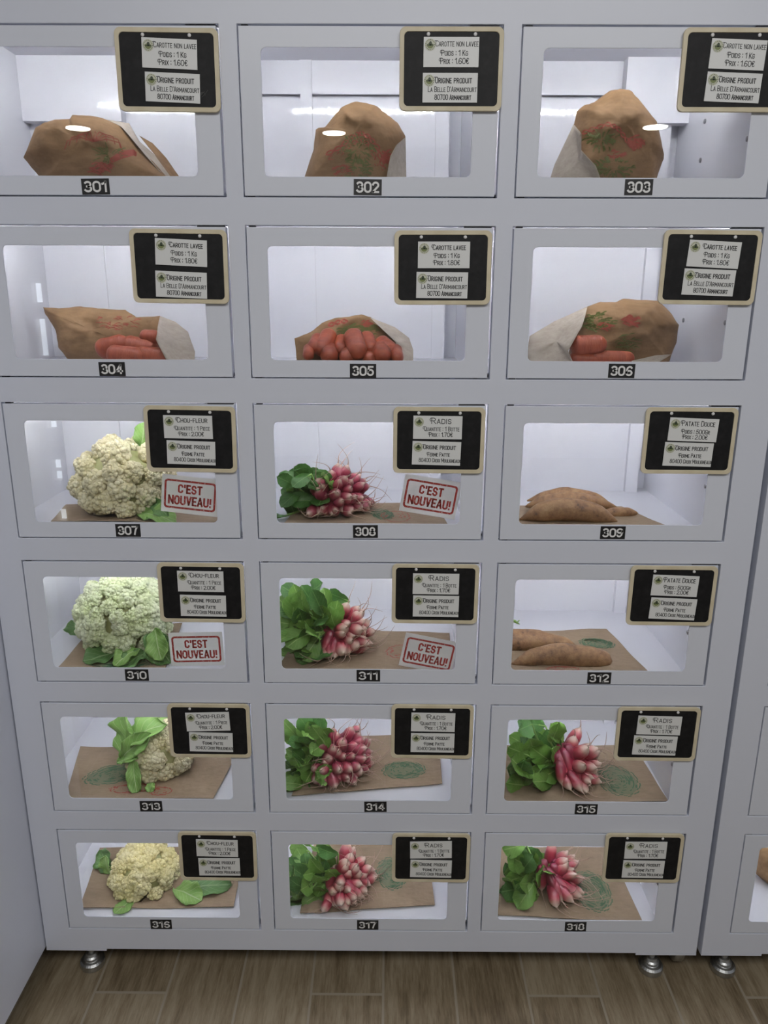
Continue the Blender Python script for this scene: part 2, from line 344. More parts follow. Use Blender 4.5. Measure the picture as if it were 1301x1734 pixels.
def put_text(mb, s, cx, cz, w, h, y, hw, mi=0, rot=0.0, gap=.17):
    L = []; x = 0
    for ch in s:
        k = .80 if ch.islower() else 1.0
        gw, st = GL[ch.upper()]
        L += [[(x + a * k, b * k) for a, b in q] for q in st]; x += gw * k + gap
    x -= gap; c, q = math.cos(rot), math.sin(rot); w -= 2 * hw; h -= 2 * hw
    for st in L:
        P = [((a / x - .5) * w, (b - .5) * h) for a, b in st]; P = [P[0]] + [P[i] for i in range(1, len(P)) if math.hypot(P[i][0] - P[i - 1][0], P[i][1] - P[i - 1][1]) > 1e-7]
        vs = []; n = len(P); closed = n > 3 and math.hypot(P[0][0] - P[-1][0], P[0][1] - P[-1][1]) < 1e-6
        for i in range(n):
            a = P[i - 1] if i else (P[-2] if closed else None); b = P[i + 1] if i < n - 1 else (P[1] if closed else None)
            d1 = Vector((P[i][0] - a[0], P[i][1] - a[1])).normalized() if a else None; d2 = Vector((b[0] - P[i][0], b[1] - P[i][1])).normalized() if b else None
            px, pz = P[i]
            if d1 is None: d = d2; px -= d.x * hw * .9; pz -= d.y * hw * .9
            elif d2 is None: d = d1; px += d.x * hw * .9; pz += d.y * hw * .9
            else: d = (d1 + d2).normalized()
            m_ = hw / max(.55, d.dot(d2 if d2 is not None else d1)); nx, nz = -d.y * m_, d.x * m_
            for sg in (1, -1):
                X, Z_ = px + nx * sg, pz + nz * sg; vs.append((cx + X * c - Z_ * q, y, cz + X * q + Z_ * c))
        mb.add(vs, [(2 * i, 2 * i + 1, 2 * i + 3, 2 * i + 2) for i in range(n - 1)], mi)

# ------------------------------------------------------------------ setting
mb = MB(); mb.box((-3.2, -5.6, -0.05), (3.6, 0.9, 0)); struct(mb.obj('floor', 'floor'))
mb = MB(); mb.box((-3.2, -5.6, 2.60), (3.6, 0.9, 2.68)); struct(mb.obj('ceiling', 'ceil'))
mb = MB(); mb.box((-3.2, 0.60, 0), (3.6, 0.70, 2.60)); struct(mb.obj('wall_behind', 'wall'))
# wall at the far side of the room, and an added partition whose glowing slot panes reflect in the left doors
mb = MB(); mb.box((-3.2, -5.7, 0), (3.6, -5.6, 2.6)); struct(mb.obj('wall_opposite', 'wall'))
SX0, SX1 = -1.902, -1.846
mb = MB(); mb.box((-3.2, -3.1, 0), (SX0, -3.0, 1.75)); mb.box((SX1, -3.1, 0), (-1.35, -3.0, 1.75)); mb.box((SX0, -3.1, 0), (SX1, -3.0, 0.1)); mb.box((SX0, -3.1, 1.5), (SX1, -3.0, 1.75))
struct(mb.obj('wall_partition_added', 'wall'))
wf = MB()
for z0, z1 in ((.10, .137), (.209, .382), (.436, .446), (.503, .684), (.724, .80), (.94, 1.085), (1.285, 1.372), (1.473, 1.50)): wf.box((SX0, -3.05, z0), (SX1, -3.0, z1))
w = struct(wf.obj('window_1', 'alu'))
pn = MB(); pn.box((SX0, -3.08, .1), (SX1, -3.06, 1.5)); pn.obj('pane', 'daylight', w)

# round downlights in the ceiling behind the photographer
def lamp_point(u, v, z=2.595):
    d = ray(u, v); p = CAM + d * ((0.0035 - CAM.y) / d.y); d.y = -d.y
    return p + d * ((z - p.z) / d.z)
for i, (u, v, lab) in enumerate([(132, 218, 'round ceiling downlight nearest the narrow slot window'), (566, 226, 'round ceiling downlight in the middle of the row of three'), (1110, 216, 'round ceiling downlight farthest from the slot window')]):
    p = lamp_point(u, v)
    d = thing('downlight', lab, 'ceiling light', (p.x, p.y, 2.60), 'ceiling downlights')
    a = MB(); a.lathe([(0.088, 0.0), (0.105, -0.004), (0.105, 0.0), (0.088, 0.001)], 32); a.obj('trim_ring', 'alu', d, True)
    a = MB(); a.lathe([(0.086, -0.001), (0.084, -0.006), (0.03, -0.009)], 32); a.obj('diffuser', 'lamp', d, True)

# ------------------------------------------------------------------ locker cabinets
HW = 0.680                                     # half width of a cabinet
CB, CT, CD = 0.0866, 1.87, 0.40                # bottom, top, depth of the carcass
def frame_mesh(cols):
    xs = [-HW]; zs = [CB]
    for c in cols: xs += [(c - 1) * DP - DW / 2, (c - 1) * DP + DW / 2]
    xs.append(HW)
    for r in range(5, -1, -1): zs += [ZT - r * RP - DH, ZT - r * RP]
    zs.append(CT)
    mb = MB(); nx, nz = len(xs), len(zs); ids = {}
    hole = lambda i, k: 0 < i < nx - 2 and i % 2 == 1 and 0 < k < nz - 2 and k % 2 == 1
    for y in (0, 1):
        for i in range(nx):
            for k in range(nz): ids[i, k, y] = len(mb.v); mb.v.append((xs[i], 0.020 * y, zs[k]))
    solid = {(i, k) for i in range(nx - 1) for k in range(nz - 1) if not hole(i, k)}
    F = []
    for i, k in solid:
        F.append((ids[i, k, 0], ids[i + 1, k, 0], ids[i + 1, k + 1, 0], ids[i, k + 1, 0]))
        F.append((ids[i, k, 1], ids[i, k + 1, 1], ids[i + 1, k + 1, 1], ids[i + 1, k, 1]))
        if (i - 1, k) not in solid: F.append((ids[i, k, 0], ids[i, k + 1, 0], ids[i, k + 1, 1], ids[i, k, 1]))
        if (i + 1, k) not in solid: F.append((ids[i + 1, k, 0], ids[i + 1, k, 1], ids[i + 1, k + 1, 1], ids[i + 1, k + 1, 0]))
        if (i, k - 1) not in solid: F.append((ids[i, k, 0], ids[i, k, 1], ids[i + 1, k, 1], ids[i + 1, k, 0]))
        if (i, k + 1) not in solid: F.append((ids[i, k + 1, 0], ids[i + 1, k + 1, 0], ids[i + 1, k + 1, 1], ids[i, k + 1, 1]))
    mb.f = F; mb.mi = [0] * len(F)
    return mb
def carcass_mesh():
    mb = MB()
    mb.box((-HW, 0.020, CB), (-HW + 0.004, CD, CT)); mb.box((HW - 0.004, 0.020, CB), (HW, CD, CT))
    mb.box((-HW + 0.004, CD - 0.004, CB), (HW - 0.004, CD, CT))
    mb.box((-HW + 0.004, 0.020, CB), (HW - 0.004, CD - 0.004, CB + 0.004)); mb.box((-HW + 0.004, 0.020, CT - 0.004), (HW - 0.004, CD - 0.004, CT))
    return mb
def liner_mesh(row, n):
    mb = MB(); t_ = 0.003; Y0 = 0.0205
    mb.box((XL, Y0, -t_), (XR, YB, 0)); mb.box((XL, Y0, CH), (XR, YB, CH + t_))
    mb.box((XL - t_, Y0, -t_), (XL, YB + 0.03, CH + t_)); mb.box((XR, Y0, -t_), (XR + t_, YB + 0.03, CH + t_))
    top = CH
    if row == 0:                                # joint between two back sheets
        mb.box((XL, YB, 0.214), (0.145, YB + t_, CH)); top = 0.206
        mb.box((XL, YB + 0.012, 0.20), (0.145, YB + 0.015, 0.22))
    mb.box((XL, YB, 0), (0.145, YB + t_, top))
    mb.box((0.119, YB - 0.012, 0), (0.145, YB, CH))                       # upright folded edge beside a deeper channel
    mb.box((0.145, YB + 0.026, 0), (XR, YB + 0.029, CH)); mb.box((0.145, YB, 0), (0.147, YB + 0.026, CH))
    mb.box((0.145, YB - 0.002, -t_), (XR, YB + 0.026, 0))
    mb.box((-0.142, YB - 0.004, 0), (-0.119, YB, CH))
    if n == 1: mb.box((XL, YB - 0.028, 0.160), (-0.054, YB, CH))
    if n == 3: mb.box((0.047, YB - 0.028, 0.160), (XR, YB, CH))
    return mb
liners = [liner_mesh(r, 0) for r in (0, 1)] + [liner_mesh(0, 1), liner_mesh(0, 3)]
led = MB()
for i in range(22):
    x = -0.185 + i * 0.0155
    led.box((x - 0.003, 0.0240, 0.2475), (x + 0.003, 0.0275, 0.2515))
bar = MB(); bar.box((-0.20, 0.0210, 0.2440), (0.155, 0.0238, 0.2560)); bar.box((-0.20, 0.0238, 0.2440), (0.155, 0.0290, 0.2465))  # second box: lip added as a shield against the diodes' downward light
# door: flat sheet with a rounded window, return edges behind it
D0, D1, Dz0, Dz1 = -DW / 2 + 0.0022, DW / 2 - 0.0042, -FZ + 0.0022, DH - FZ - 0.0026
W0, W1, Wz0, Wz1 = -0.1653, 0.1570, DH - FZ - 0.2112, DH - FZ - 0.0312
def door_mesh():
    mb = MB()
    inner = rrect(W0, Wz0, W1, Wz1, 0.0085)
    def sq(p):                                  # matching points on the door's outline
        x, z = p; cx, cz = (W0 + W1) / 2, (Wz0 + Wz1) / 2
        return p
    n = 7; outer = []
    cs = [(D1, Dz1), (D0, Dz1), (D0, Dz0), (D1, Dz0)]
    for c in cs: outer += [c] * n
    # front sheet as ring: corner fans
    k = len(inner); base = len(mb.v)
    for y in (0.0, 0.0018):
        mb.v += [(x, y, z) for x, z in inner]
    cid = len(mb.v)
    for y in (0.0, 0.0018): mb.v += [(x, y, z) for x, z in cs]
    F = []
    for q in range(4):
        for i in range(n - 1):
            a = q * n + i
            F.append((cid + q, a + 1, a)); F.append((cid + 4 + q, k + a, k + a + 1))
        a = q * n + n - 1; b = (a + 1) % k; q2 = (q + 1) % 4
        F.append((cid + q, cid + q2, b, a)); F.append((cid + 4 + q, k + a, k + b, cid + 4 + q2))
        F.append((cid + q, cid + 4 + q, cid + 4 + q2, cid + q2))
    for i in range(k): F.append((i, (i + 1) % k, k + (i + 1) % k, k + i))
    mb.f += F; mb.mi += [0] * len(F)
    e = 0.0018
    mb.box((D0, 0.0018, Dz0), (D0 + e, 0.017, Dz1)); mb.box((D1 - e, 0.0018, Dz0), (D1, 0.0198, Dz1))
    mb.box((D0 + e, 0.0018, Dz0), (D1 - e, 0.017, Dz0 + e)); mb.box((D0 + e, 0.0018, Dz1 - e), (D1 - e, 0.017, Dz1))
    return mb
door_me = door_mesh()
pane_mb = MB(); pane_mb.slab(rrect(W0 - 0.006, Wz0 - 0.006, W1 + 0.006, Wz1 + 0.006, 0.01), 0.0024, 0.0050)
latch_mb = MB(); latch_mb.box((0.150, 0.003, Dz1 - 0.001), (D1 - 0.002, 0.013, Dz1 + 0.0022))
hinge_mb = MB(); hinge_mb.box((D0 + 0.004, 0.003, -0.0012), (D0 + 0.014, 0.012, 0.0012))
NUMX = [-.0056, -.0039, -.0055, -.0054, -.0122, -.0075, -.0028, -.0089, .0015, -.0105, -.0041, 0, -.006, .0095, -.0029, -.0072, -.0061, -.0037]
NUMZ = [-.2269, -.2264, -.2249, -.2273, -.2283, -.2263, -.2261, -.2258, -.2254, -.2259, -.2241, -.2259, -.2279, -.2255, -.2275, -.229, -.2264, -.2267]
def foot(parent, x, y):
    a = MB(); a.lathe([(0.0245, 0.0), (0.0255, 0.004), (0.0255, 0.014), (0.022, 0.018), (0.0165, 0.020), (0.0165, 0.026), (0.013, 0.029), (0.011, 0.034), (0.006, 0.036)], 28)
    f = a.obj('levelling_foot', 'steel', parent, False, (x, y, 0), bevel=0.0008)
    b = MB(); b.lathe([(0.0065, 0.034), (0.0065, CB + 0.003)], 14); b.lathe([(0.011, 0.046), (0.011, 0.054)], 6); b.obj('bolt', 'steel', f)
    return f
protos = {}
def cabinet(name, label, cx, cols, numbered):
    root = thing(name, label, 'locker cabinet', (cx, 0, 0))
    frame_mesh(cols).obj('front_frame', 'paint', root, bevel=0.0009)
    carcass_mesh().obj('carcass', 'paint', root)
    for x in (-HW + 0.054, HW - 0.054):
        p = MB(); p.box((x - 0.054, 0.0, CB - 0.0045), (x + 0.072 if x < 0 else x + 0.054, 0.05, CB)) if x < 0 else p.box((x - 0.072, 0.0, CB - 0.0045), (x + 0.054, 0.05, CB))
        p.obj('corner_plate', 'paint', root)
    for sx in (-0.607, 0.607):
        for y in (0.045, 0.36): foot(root, sx, y)
    for n in range(1, 19):
        r, c = (n - 1) // 3, (n - 1) % 3
        if c not in cols: continue
        o = cell_origin(n)
        lm = liners[2] if (n == 1 and numbered) else liners[3] if (n == 3 and numbered) else liners[0] if r == 0 else liners[1]
        key = id(lm)
        def part(k, mk):
            if k in protos:
                q = protos[k].copy(); COL.objects.link(q); q.parent = root; q.location = o
            else:
                q = mk(); q.parent = root; q.location = o; protos[k] = q
            return q
        part(('liner', key), lambda: lm.obj('compartment', 'liner'))
        b = part('bar', lambda: bar.obj('light_bar', 'alu'))
        l = led.obj('led_strip', 'led', b) if 'led' not in protos else protos['led'].copy()
        if 'led' not in protos: protos['led'] = l
        else: COL.objects.link(l); l.parent = b
        d = part('door', lambda: door_me.obj('door', 'door_paint', bevel=0.0006))
        if 'pane' not in protos: protos['pane'] = pane_mb.obj('window_pane', 'glass', d); protos['latch'] = latch_mb.obj('latch', 'gasket', d); protos['hinge'] = hinge_mb.obj('hinge', 'gasket', d, loc=(0, 0, -FZ + 0.0012)); h2 = protos['hinge'].copy(); COL.objects.link(h2); h2.parent = d; h2.location.z = Dz1 + 0.0014
        else:
            for k in ('pane', 'latch', 'hinge', 'hinge'):
                q = protos[k].copy(); COL.objects.link(q); q.parent = d
            q.location.z = Dz1 + 0.0014
        if numbered:
            a = MB(); zc = DH - FZ + NUMZ[n - 1]; xc = NUMX[n - 1]
            rot = random.Random(n).uniform(-0.015, 0.015)
            mt = Matrix.Translation((xc, 0, zc)) @ Matrix.Rotation(rot, 4, 'Y')
            a.box((-0.0220, -0.0006, -0.0117), (0.0220, -0.0001, 0.0117), 0, mt)
            put_text(a, str(300 + n), xc, zc, 0.0366, 0.0168, -0.0008, 0.00150, mi=1, rot=-rot, gap=.20)
            q = a.obj('number_plate', ['black', 'digit'], d); q['label'] = 'black plate with the number %d' % (300 + n)
        if c == 2 and numbered:                 # bolts that show on the side wall
            for y, z in ((0.035, 0.083), (0.225, 0.082), (0.223, 0.146)):
                s = MB(); s.lathe([(0.0042, 0), (0.0042, 0.0018), (0.002, 0.0028)], 10, mtx=Matrix.Rotation(-PI / 2, 4, 'Y')); s.obj('wall_bolt', 'screw', root, True, o + Vector((XR, y, z)))
    return root
main = cabinet('locker_cabinet', 'white vegetable vending locker cabinet with doors numbered 301 to 318', 0, (0, 1, 2), True)
CX2 = 0.6905 + HW
side = cabinet('locker_cabinet', 'neighbouring white locker cabinet across the narrow gap, beside doors 303 to 318', CX2, (0,), False)
# castor seen in the gap between the feet
a = MB(); a.lathe([(0.006, -0.011), (0.030, -0.011), (0.033, -0.007), (0.033, 0.007), (0.030, 0.011), (0.006, 0.011)], 28, mtx=Matrix.Rotation(PI / 2, 4, 'Y'))
wheel = a.obj('castor_wheel', 'steel', main, True, (0.668, 0.075, 0.036))
a = MB(); a.box((-0.016, -0.012, 0.0), (-0.013, 0.012, 0.055)); a.box((-0.016, -0.022, 0.0495), (0.010, 0.022, 0.0535)); a.obj('bracket', 'steel', wheel)
# cabinet standing at a right angle in the corner: only its plain side shows
cor = thing('corner_cabinet', 'plain white cabinet side standing at a right angle in the corner', 'cabinet', (-0.6825 - 0.45, 0.16, 0))
a = MB(); a.box((-0.45, -0.40, CB), (0.45, 0.40, CT)); a.obj('carcass', 'paint', cor, bevel=0.002)
for x in (-0.38, 0.36):
    for y in (-0.32, 0.34): foot(cor, x, y)

# ------------------------------------------------------------------ price boards
BW, BH = 0.1555, 0.1140
PROD = {
 'unwashed carrots': [('Carotte non lavee', .0085, .0115, .064, .0082), ('Poids : 1 Kg', .0055, -.0010, .040, .0080), ('Prix : 1.60€', .0055, -.0118, .043, .0082)],
 'washed carrots': [('Carotte lavee', .0085, .0115, .053, .0085), ('Poids : 1 Kg', .0055, -.0010, .040, .0080), ('Prix : 1.80€', .0055, -.0118, .041, .0082)],
 'cauliflower': [('Chou-fleur', .0075, .0120, .052, .0092), ('Quantite : 1 Piece', .0075, -.0018, .059, .0078), ('Prix : 2.00€', .0055, -.0118, .042, .0078)],
 'radishes': [('Radis', .0060, .0115, .034, .0105), ('Quantite : 1 Botte', .0070, -.0022, .060, .0080), ('Prix : 1.70€', .0060, -.0120, .040, .0078)],
 'sweet potatoes': [('Patate Douce', .0075, .0110, .056, .0095), ('Poids : 500Gr', .0050, -.0030, .047, .0080), ('Prix : 2.00€', .0050, -.0122, .042, .0078)],
}
ORIG = {'A': [('Origine produit', .0050, .0105, .056, .0090), ('La Belle D\'Armancourt', .0035, -.0020, .074, .0078), ('80700 Armancourt', .0045, -.0128, .056, .0078)],
        'B': [('Origine produit', .0050, .0110, .056, .0086), ('Ferme Patte', .0040, -.0018, .038, .0074), ('80400 Croix Mouligneaux', .0060, -.0120, .072, .0074)]}
def line_swash(mb, x, z, h):                     # little curl in front of a line's first letter
    pts = [(x + h * 0.10, z + h * 0.46), (x - h * 0.14, z + h * 0.42), (x - h * 0.24, z + h * 0.16), (x - h * 0.14, z - h * 0.06), (x + h * 0.0, z + h * 0.02)]
    ribbon(mb, [(p[0], -0.00045, p[1]) for p in pts], h * 0.055, 0)
def ribbon(mb, pts, w, mi=0, nrm=Vector((0, -1, 0))):
    pts = [Vector(p) for p in pts]; vs = []
    for i, p in enumerate(pts):
        d = pts[min(i + 1, len(pts) - 1)] - pts[max(i - 1, 0)]
        s = d.cross(nrm)
        s = s.normalized() * w if s.length > 1e-9 else Vector((w, 0, 0))
        vs += [p - s, p + s]
    mb.add(vs, [(2 * i, 2 * i + 1, 2 * i + 3, 2 * i + 2) for i in range(len(pts) - 1)], mi)
def logo_mesh(cx, cz, r, y):
    mb = MB()
    circ = lambda rr, n=28: [(cx + rr * math.cos(2 * PI * i / n), cz + rr * math.sin(2 * PI * i / n)) for i in range(n)]
    mb.slab(circ(r), y, y + 0.0002, 0)
    mb.slab([(cx + r * .62 * math.cos(a), cz + r * .62 * math.sin(a)) for a in [math.radians(q) for q in range(175, 366, 10)]] + [(cx + r * .3, cz + r * .22), (cx - r * .2, cz + r * .3)], y - 0.0001, y, 1)
    mb.slab([(cx + r * .05 + r * .26 * math.cos(2 * PI * i / 10), cz + r * .2 + r * .36 * math.sin(2 * PI * i / 10)) for i in range(10)], y - 0.0002, y, 2)
    mb.slab([(cx - r * .55, cz - r * .15), (cx + r * .55, cz - r * .15), (cx + r * .55, cz + r * .02), (cx - r * .55, cz + r * .02)], y - 0.0002, y, 2)
    for i in range(17):                          # ring of marks around the emblem
        a = 2 * PI * i / 17; k_ = .07; d = Vector((math.cos(a), 0, math.sin(a))); s = Vector((-math.sin(a), 0, math.cos(a))); p = Vector((cx, y - 0.0002, cz)) + d * r * .8
        mb.add([p - s * r * k_ - d * r * k_, p + s * r * k_ - d * r * k_, p + s * r * k_ + d * r * k_, p - s * r * k_ + d * r * k_], [(0, 1, 2, 3)], 1 if i % 4 else 2)
    return mb
CW, CH2 = 0.083, 0.0400
def card(board, lines, cx, cz, rot, w=CW, h=CH2):
    a = MB(); a.box((-w / 2, -0.0003, -h / 2), (w / 2, 0.0009, h / 2))
    c = a.obj('info_card', 'card', board, bevel=0.0002); c.location = (cx, -0.0039, cz); c.rotation_euler = (0, rot, 0)
    b = MB()
    for s, x, z, tw, th in lines:
        put_text(b, s, x, z, tw, th, -0.00045, 0.00056 if th > .0082 else .00042 if len(s) > 16 else .00049)
        if s[0] in 'PDOQRCF': line_swash(b, x - tw / 2, z, th)
    b.obj('lettering', 'ink', c)
    logo_mesh(-w / 2 + 0.0098, h / 2 - 0.0105, 0.0082, -0.0006).obj('emblem', ['logo_cream', 'logo_green', 'logo_dark'], c)
# centre of the board (x from door centre, z from door top), turn; then per card: dx, dz, turn
BD = {1: ('unwashed carrots', 'A', .1217, -.0640, .010, (.004, .0220, .03), (.0060, -.0240, .03)), 2: ('unwashed carrots', 'A', .1222, -.0618, 0, (-.0005, .0228, 0), (-.001, -.0253, 0)), 3: ('unwashed carrots', 'A', .1180, -.0620, 0, (.0055, .0210, .035), (.0040, -.0235, .035)),
 4: ('washed carrots', 'A', .1202, -.0635, .010, (.0040, .0215, .035), (.0015, -.0280, .03)), 5: ('washed carrots', 'A', .1165, -.0640, -.003, (.0015, .0200, 0), (-.0005, -.0265, .01)), 6: ('washed carrots', 'A', .1175, -.0620, .008, (.004, .0205, .04), (.001, -.0225, .025)),
 7: ('cauliflower', 'B', .1202, -.0615, .012, (-.0030, .0215, .0), (.0000, -.0230, .02)), 8: ('radishes', 'B', .1168, -.0612, .003, (-.0025, .0225, .005), (-.0035, -.0220, .02)), 9: ('sweet potatoes', 'B', .1158, -.0600, .005, (.0045, .0195, .03), (.0005, -.0230, .02)),
 10: ('cauliflower', 'B', .1222, -.0585, .008, (-.0005, .0225, .005), (.0020, -.0245, .01)), 11: ('radishes', 'B', .1166, -.0582, .005, (.0010, .0200, .002), (.0020, -.0230, .005)), 12: ('sweet potatoes', 'B', .1157, -.0590, .006, (.0035, .0200, .03), (.0045, -.0245, .035)),
 13: ('cauliflower', 'B', .1205, -.0563, .004, (-.0020, .0205, -.035), (.0020, -.0235, .015)), 14: ('radishes', 'B', .1170, -.0550, .004, (.0015, .0210, .01), (.0015, -.0230, .005)), 15: ('radishes', 'B', .1172, -.0570, .004, (.0020, .0195, .02), (-.0020, -.0235, .02)),
 16: ('cauliflower', 'B', .1212, -.0565, .006, (-.0005, .0205, .01), (.0020, -.0240, -.01)), 17: ('radishes', 'B', .1208, -.0568, .004, (-.0005, .0205, -.025), (.0005, -.0245, .01)), 18: ('radishes', 'B', .1168, -.0535, .004, (.0035, .0200, -.01), (.0030, -.0250, .005))}
bfr = MB(); bfr.ring(rrect(-BW / 2, -BH / 2, BW / 2, BH / 2, 0.009), rrect(-BW / 2 + 0.0068, -BH / 2 + 0.0068, BW / 2 - 0.0068, BH / 2 - 0.0068, 0.0062), -0.0040, 0.0010)
bsl = MB(); bsl.slab(rrect(-BW / 2 + 0.0062, -BH / 2 + 0.0062, BW / 2 - 0.0062, BH / 2 - 0.0062, 0.006), -0.0028, 0.0005)
PB = {}
for n, (prod, org, bx, bz, rot, c1, c2) in BD.items():
    o = cell_origin(n)
    t = thing('price_board', 'black chalkboard price sign for %s on the door numbered %d' % (prod, 300 + n), 'sign', o + Vector((bx, -0.0030, DH - FZ + bz)), 'chalkboard price signs')
    t.rotation_euler = (0, rot, 0)
    if not PB:
        PB['f'] = bfr.obj('border', 'cream', t, bevel=0.0008); PB['s'] = bsl.obj('slate', 'slate', t)
        r = MB(); r.lathe([(0.0027, 0), (0.0027, 0.0008), (0.0012, 0.0015)], 14, mtx=Matrix.Rotation(PI / 2, 4, 'X')); PB['r'] = r.obj('rivet', 'alu', t, True, (-0.035, -0.0028, 0.0470))
        r2 = PB['r'].copy(); COL.objects.link(r2); r2.location.x = 0.035
    else:
        for k in ('f', 's', 'r', 'r'):
            q = PB[k].copy(); COL.objects.link(q); q.parent = t
        q.location.x = 0.035
    # faint chalk scribble left on the slate
    rr = random.Random(n * 7); ch = MB(); x0, z0 = rr.uniform(.045, .058), rr.uniform(-.04, .0)
    for k in range(3):
        ribbon(ch, [(x0 + math.cos(a * .7 + k) * .006 + k * .002, -0.00295, z0 + math.sin(a + k) * .004 + a * .0006) for a in range(7)], 0.00025)
    ch.obj('chalk_mark', mat('chalk_trace', (0.09, 0.09, 0.09), 0.9) if 'c' not in PB else PB['c'], t)
    PB['c'] = t.children[-1].data.materials[0]
    hc = 0.0405 if org == 'A' else 0.0395
    card(t, PROD[prod], c1[0], c1[1], c1[2], h=hc); card(t, ORIG[org], c2[0], c2[1], c2[2], h=hc if org == 'A' else 0.041)

# ------------------------------------------------------------------ red "new" notices stuck inside the glass
def notice(n, px, rot, label, sw=0.1, sh=0.068):
    p = at(n, *px, 0.0065)
    t = thing('notice_card', label, 'notice', cell_origin(n) + Vector((p.x, 0.0062, p.z)), 'new product notices')
    t.rotation_euler = (0, rot, 0)
    a = MB(); a.add([(-sw / 2, 0, -sh / 2), (sw / 2, 0, -sh / 2), (sw / 2, 0, sh / 2), (-sw / 2, 0, sh / 2)], [(0, 1, 2, 3)]); a.obj('paper', 'stamp_paper', t)
    a = MB(); w, h = 0.0905, 0.0525
    a.ring(rrect(-w / 2, -h / 2, w / 2, h / 2, 0.006), rrect(-w / 2 + 0.0034, -h / 2 + 0.0034, w / 2 - 0.0034, h / 2 - 0.0034, 0.0035), -0.0004, -0.0002)
    put_text(a, "C'EST", 0, 0.0105, 0.043, 0.0165, -0.0004, 0.0016, gap=.26); put_text(a, 'NOUVEAU!', 0, -0.0105, 0.0765, 0.0170, -0.0004, 0.0016, gap=.24)
    a.obj('lettering', 'red_ink', t)
notice(7, (322, 839), 0.11, 'white notice with red stamped lettering behind the glass of door 307')
notice(8, (729, 841), 0.165, 'white notice with red stamped lettering behind the glass of door 308')
notice(10, (333, 1099), -0.025, 'white notice with red stamped lettering behind the glass of door 310')
notice(11, (726, 1107), 0.20, 'white notice with red stamped lettering behind the glass of door 311')

# ------------------------------------------------------------------ flat paper bags lying under the vegetables
def paper(n, quad, label, prints, seed):
    a = MB(); N = 14; q = [Vector((x, y, 0)) for x, y in quad]; rnd = random.Random(seed)   # FL, FR, BR, BL
    def P(s, t):
        p = (q[0] * (1 - s) + q[1] * s) * (1 - t) + (q[3] * (1 - s) + q[2] * s) * t
        e = max(abs(s - .5), abs(t - .5)) * 2
        p.z = 0.0035 + 0.0030 * noise.noise(p * 14 + Vector((seed, 0, 0))) + 0.0025 * e ** 4 * (0.6 + noise.noise(p * 9 + Vector((0, seed, 0))))
        p.z = max(p.z, 0.0012); return p
    vs = [P(i / N, j / N) for j in range(N + 1) for i in range(N + 1)]
    fs = [(j * (N + 1) + i, j * (N + 1) + i + 1, (j + 1) * (N + 1) + i + 1, (j + 1) * (N + 1) + i) for j in range(N) for i in range(N)]
    a.add(vs, fs); a.add([v - Vector((0, 0, 0.0010)) for v in vs], [f[::-1] for f in fs])
    M1 = (N + 1) ** 2
    edge = [i for i in range(N + 1)] + [j * (N + 1) + N for j in range(1, N + 1)] + [N * (N + 1) + i for i in range(N - 1, -1, -1)] + [j * (N + 1) for j in range(N - 1, 0, -1)]
    off = len(a.v) - 2 * M1
    a.f += [(off + edge[k], off + M1 + edge[k], off + M1 + edge[(k + 1) % len(edge)], off + edge[(k + 1) % len(edge)]) for k in range(len(edge))]; a.mi += [0] * len(edge)
    def hz(x, y):                                # height of the sheet under a point
        best = min(vs, key=lambda v: (v.x - x) ** 2 + (v.y - y) ** 2); return best.z + 0.0009
    for kind, cx, cy, rx, ry, ang in prints:     # printed drawing: an oval head of hatched strokes
        ca, sa = math.cos(ang), math.sin(ang); mi = 1 if kind == 'g' else 2
        if kind == 'g':                          # pale wash of colour under the strokes
            W0_ = [(cx, cy)] + [(cx + rx * q_ * .93 * math.cos(2 * PI * k / 20) * ca - ry * q_ * .93 * math.sin(2 * PI * k / 20) * sa, cy + rx * q_ * .93 * math.cos(2 * PI * k / 20) * sa + ry * q_ * .93 * math.sin(2 * PI * k / 20) * ca) for q_ in (.35, .7, 1) for k in range(20)]
            a.add([(x, y, hz(x, y) - .0004) for x, y in W0_], [(0, 1 + k, 1 + (k + 1) % 20) for k in range(20)] + [(1 + 20 * r_ + k, 21 + 20 * r_ + k, 21 + 20 * r_ + (k + 1) % 20, 1 + 20 * r_ + (k + 1) % 20) for r_ in (0, 1) for k in range(20)], 3)
        for k in range(80 if kind == 'g' else 16):
            th, rr_ = rnd.uniform(0, 2 * PI), math.sqrt(rnd.uniform(0, 1)) * 0.9
            ln = rnd.uniform(.2, .5); pts = []
            for s in range(5):
                w_ = (s / 4 - .5) * ln; ex, ey = rr_ * math.cos(th + w_), rr_ * math.sin(th + w_) * 1.0
                x, y = cx + rx * ex * ca - ry * ey * sa, cy + rx * ex * sa + ry * ey * ca
                pts.append((x, y, hz(x, y)))
            ribbon(a, pts, 0.0012 if kind == 'g' else 0.0014, mi, Vector((0, 0, 1)))
        for k in range(34):
            th = 2 * PI * k / 34; pts = []
            for s in range(3):
                t_ = th + s * PI / 34; w_ = 1 + 0.05 * math.sin(k * 2.1)
                x, y = cx + rx * w_ * math.cos(t_) * ca - ry * w_ * math.sin(t_) * sa, cy + rx * w_ * math.cos(t_) * sa + ry * w_ * math.sin(t_) * ca
                pts.append((x, y, hz(x, y)))
            ribbon(a, pts, 0.0012, mi, Vector((0, 0, 1)))
    o = a.obj('paper_bag', ['kraft_flat', 'print_mint', 'print_red', 'print_wash'], None, False, cell_origin(n))
    tag(o, label, 'paper bag', 'flat kraft bags under the vegetables')
def gp(n, *pp): return [tuple(fl(n, u, v, 0.004)[:2]) for u, v in pp]
FLAT = 'flat brown kraft paper bag lying under the %s in locker %d'
paper(7, [(-.166, .06), (.14, .05), (.145, .20), (-.182, .169)], FLAT % ('cauliflower', 307), [], 7)
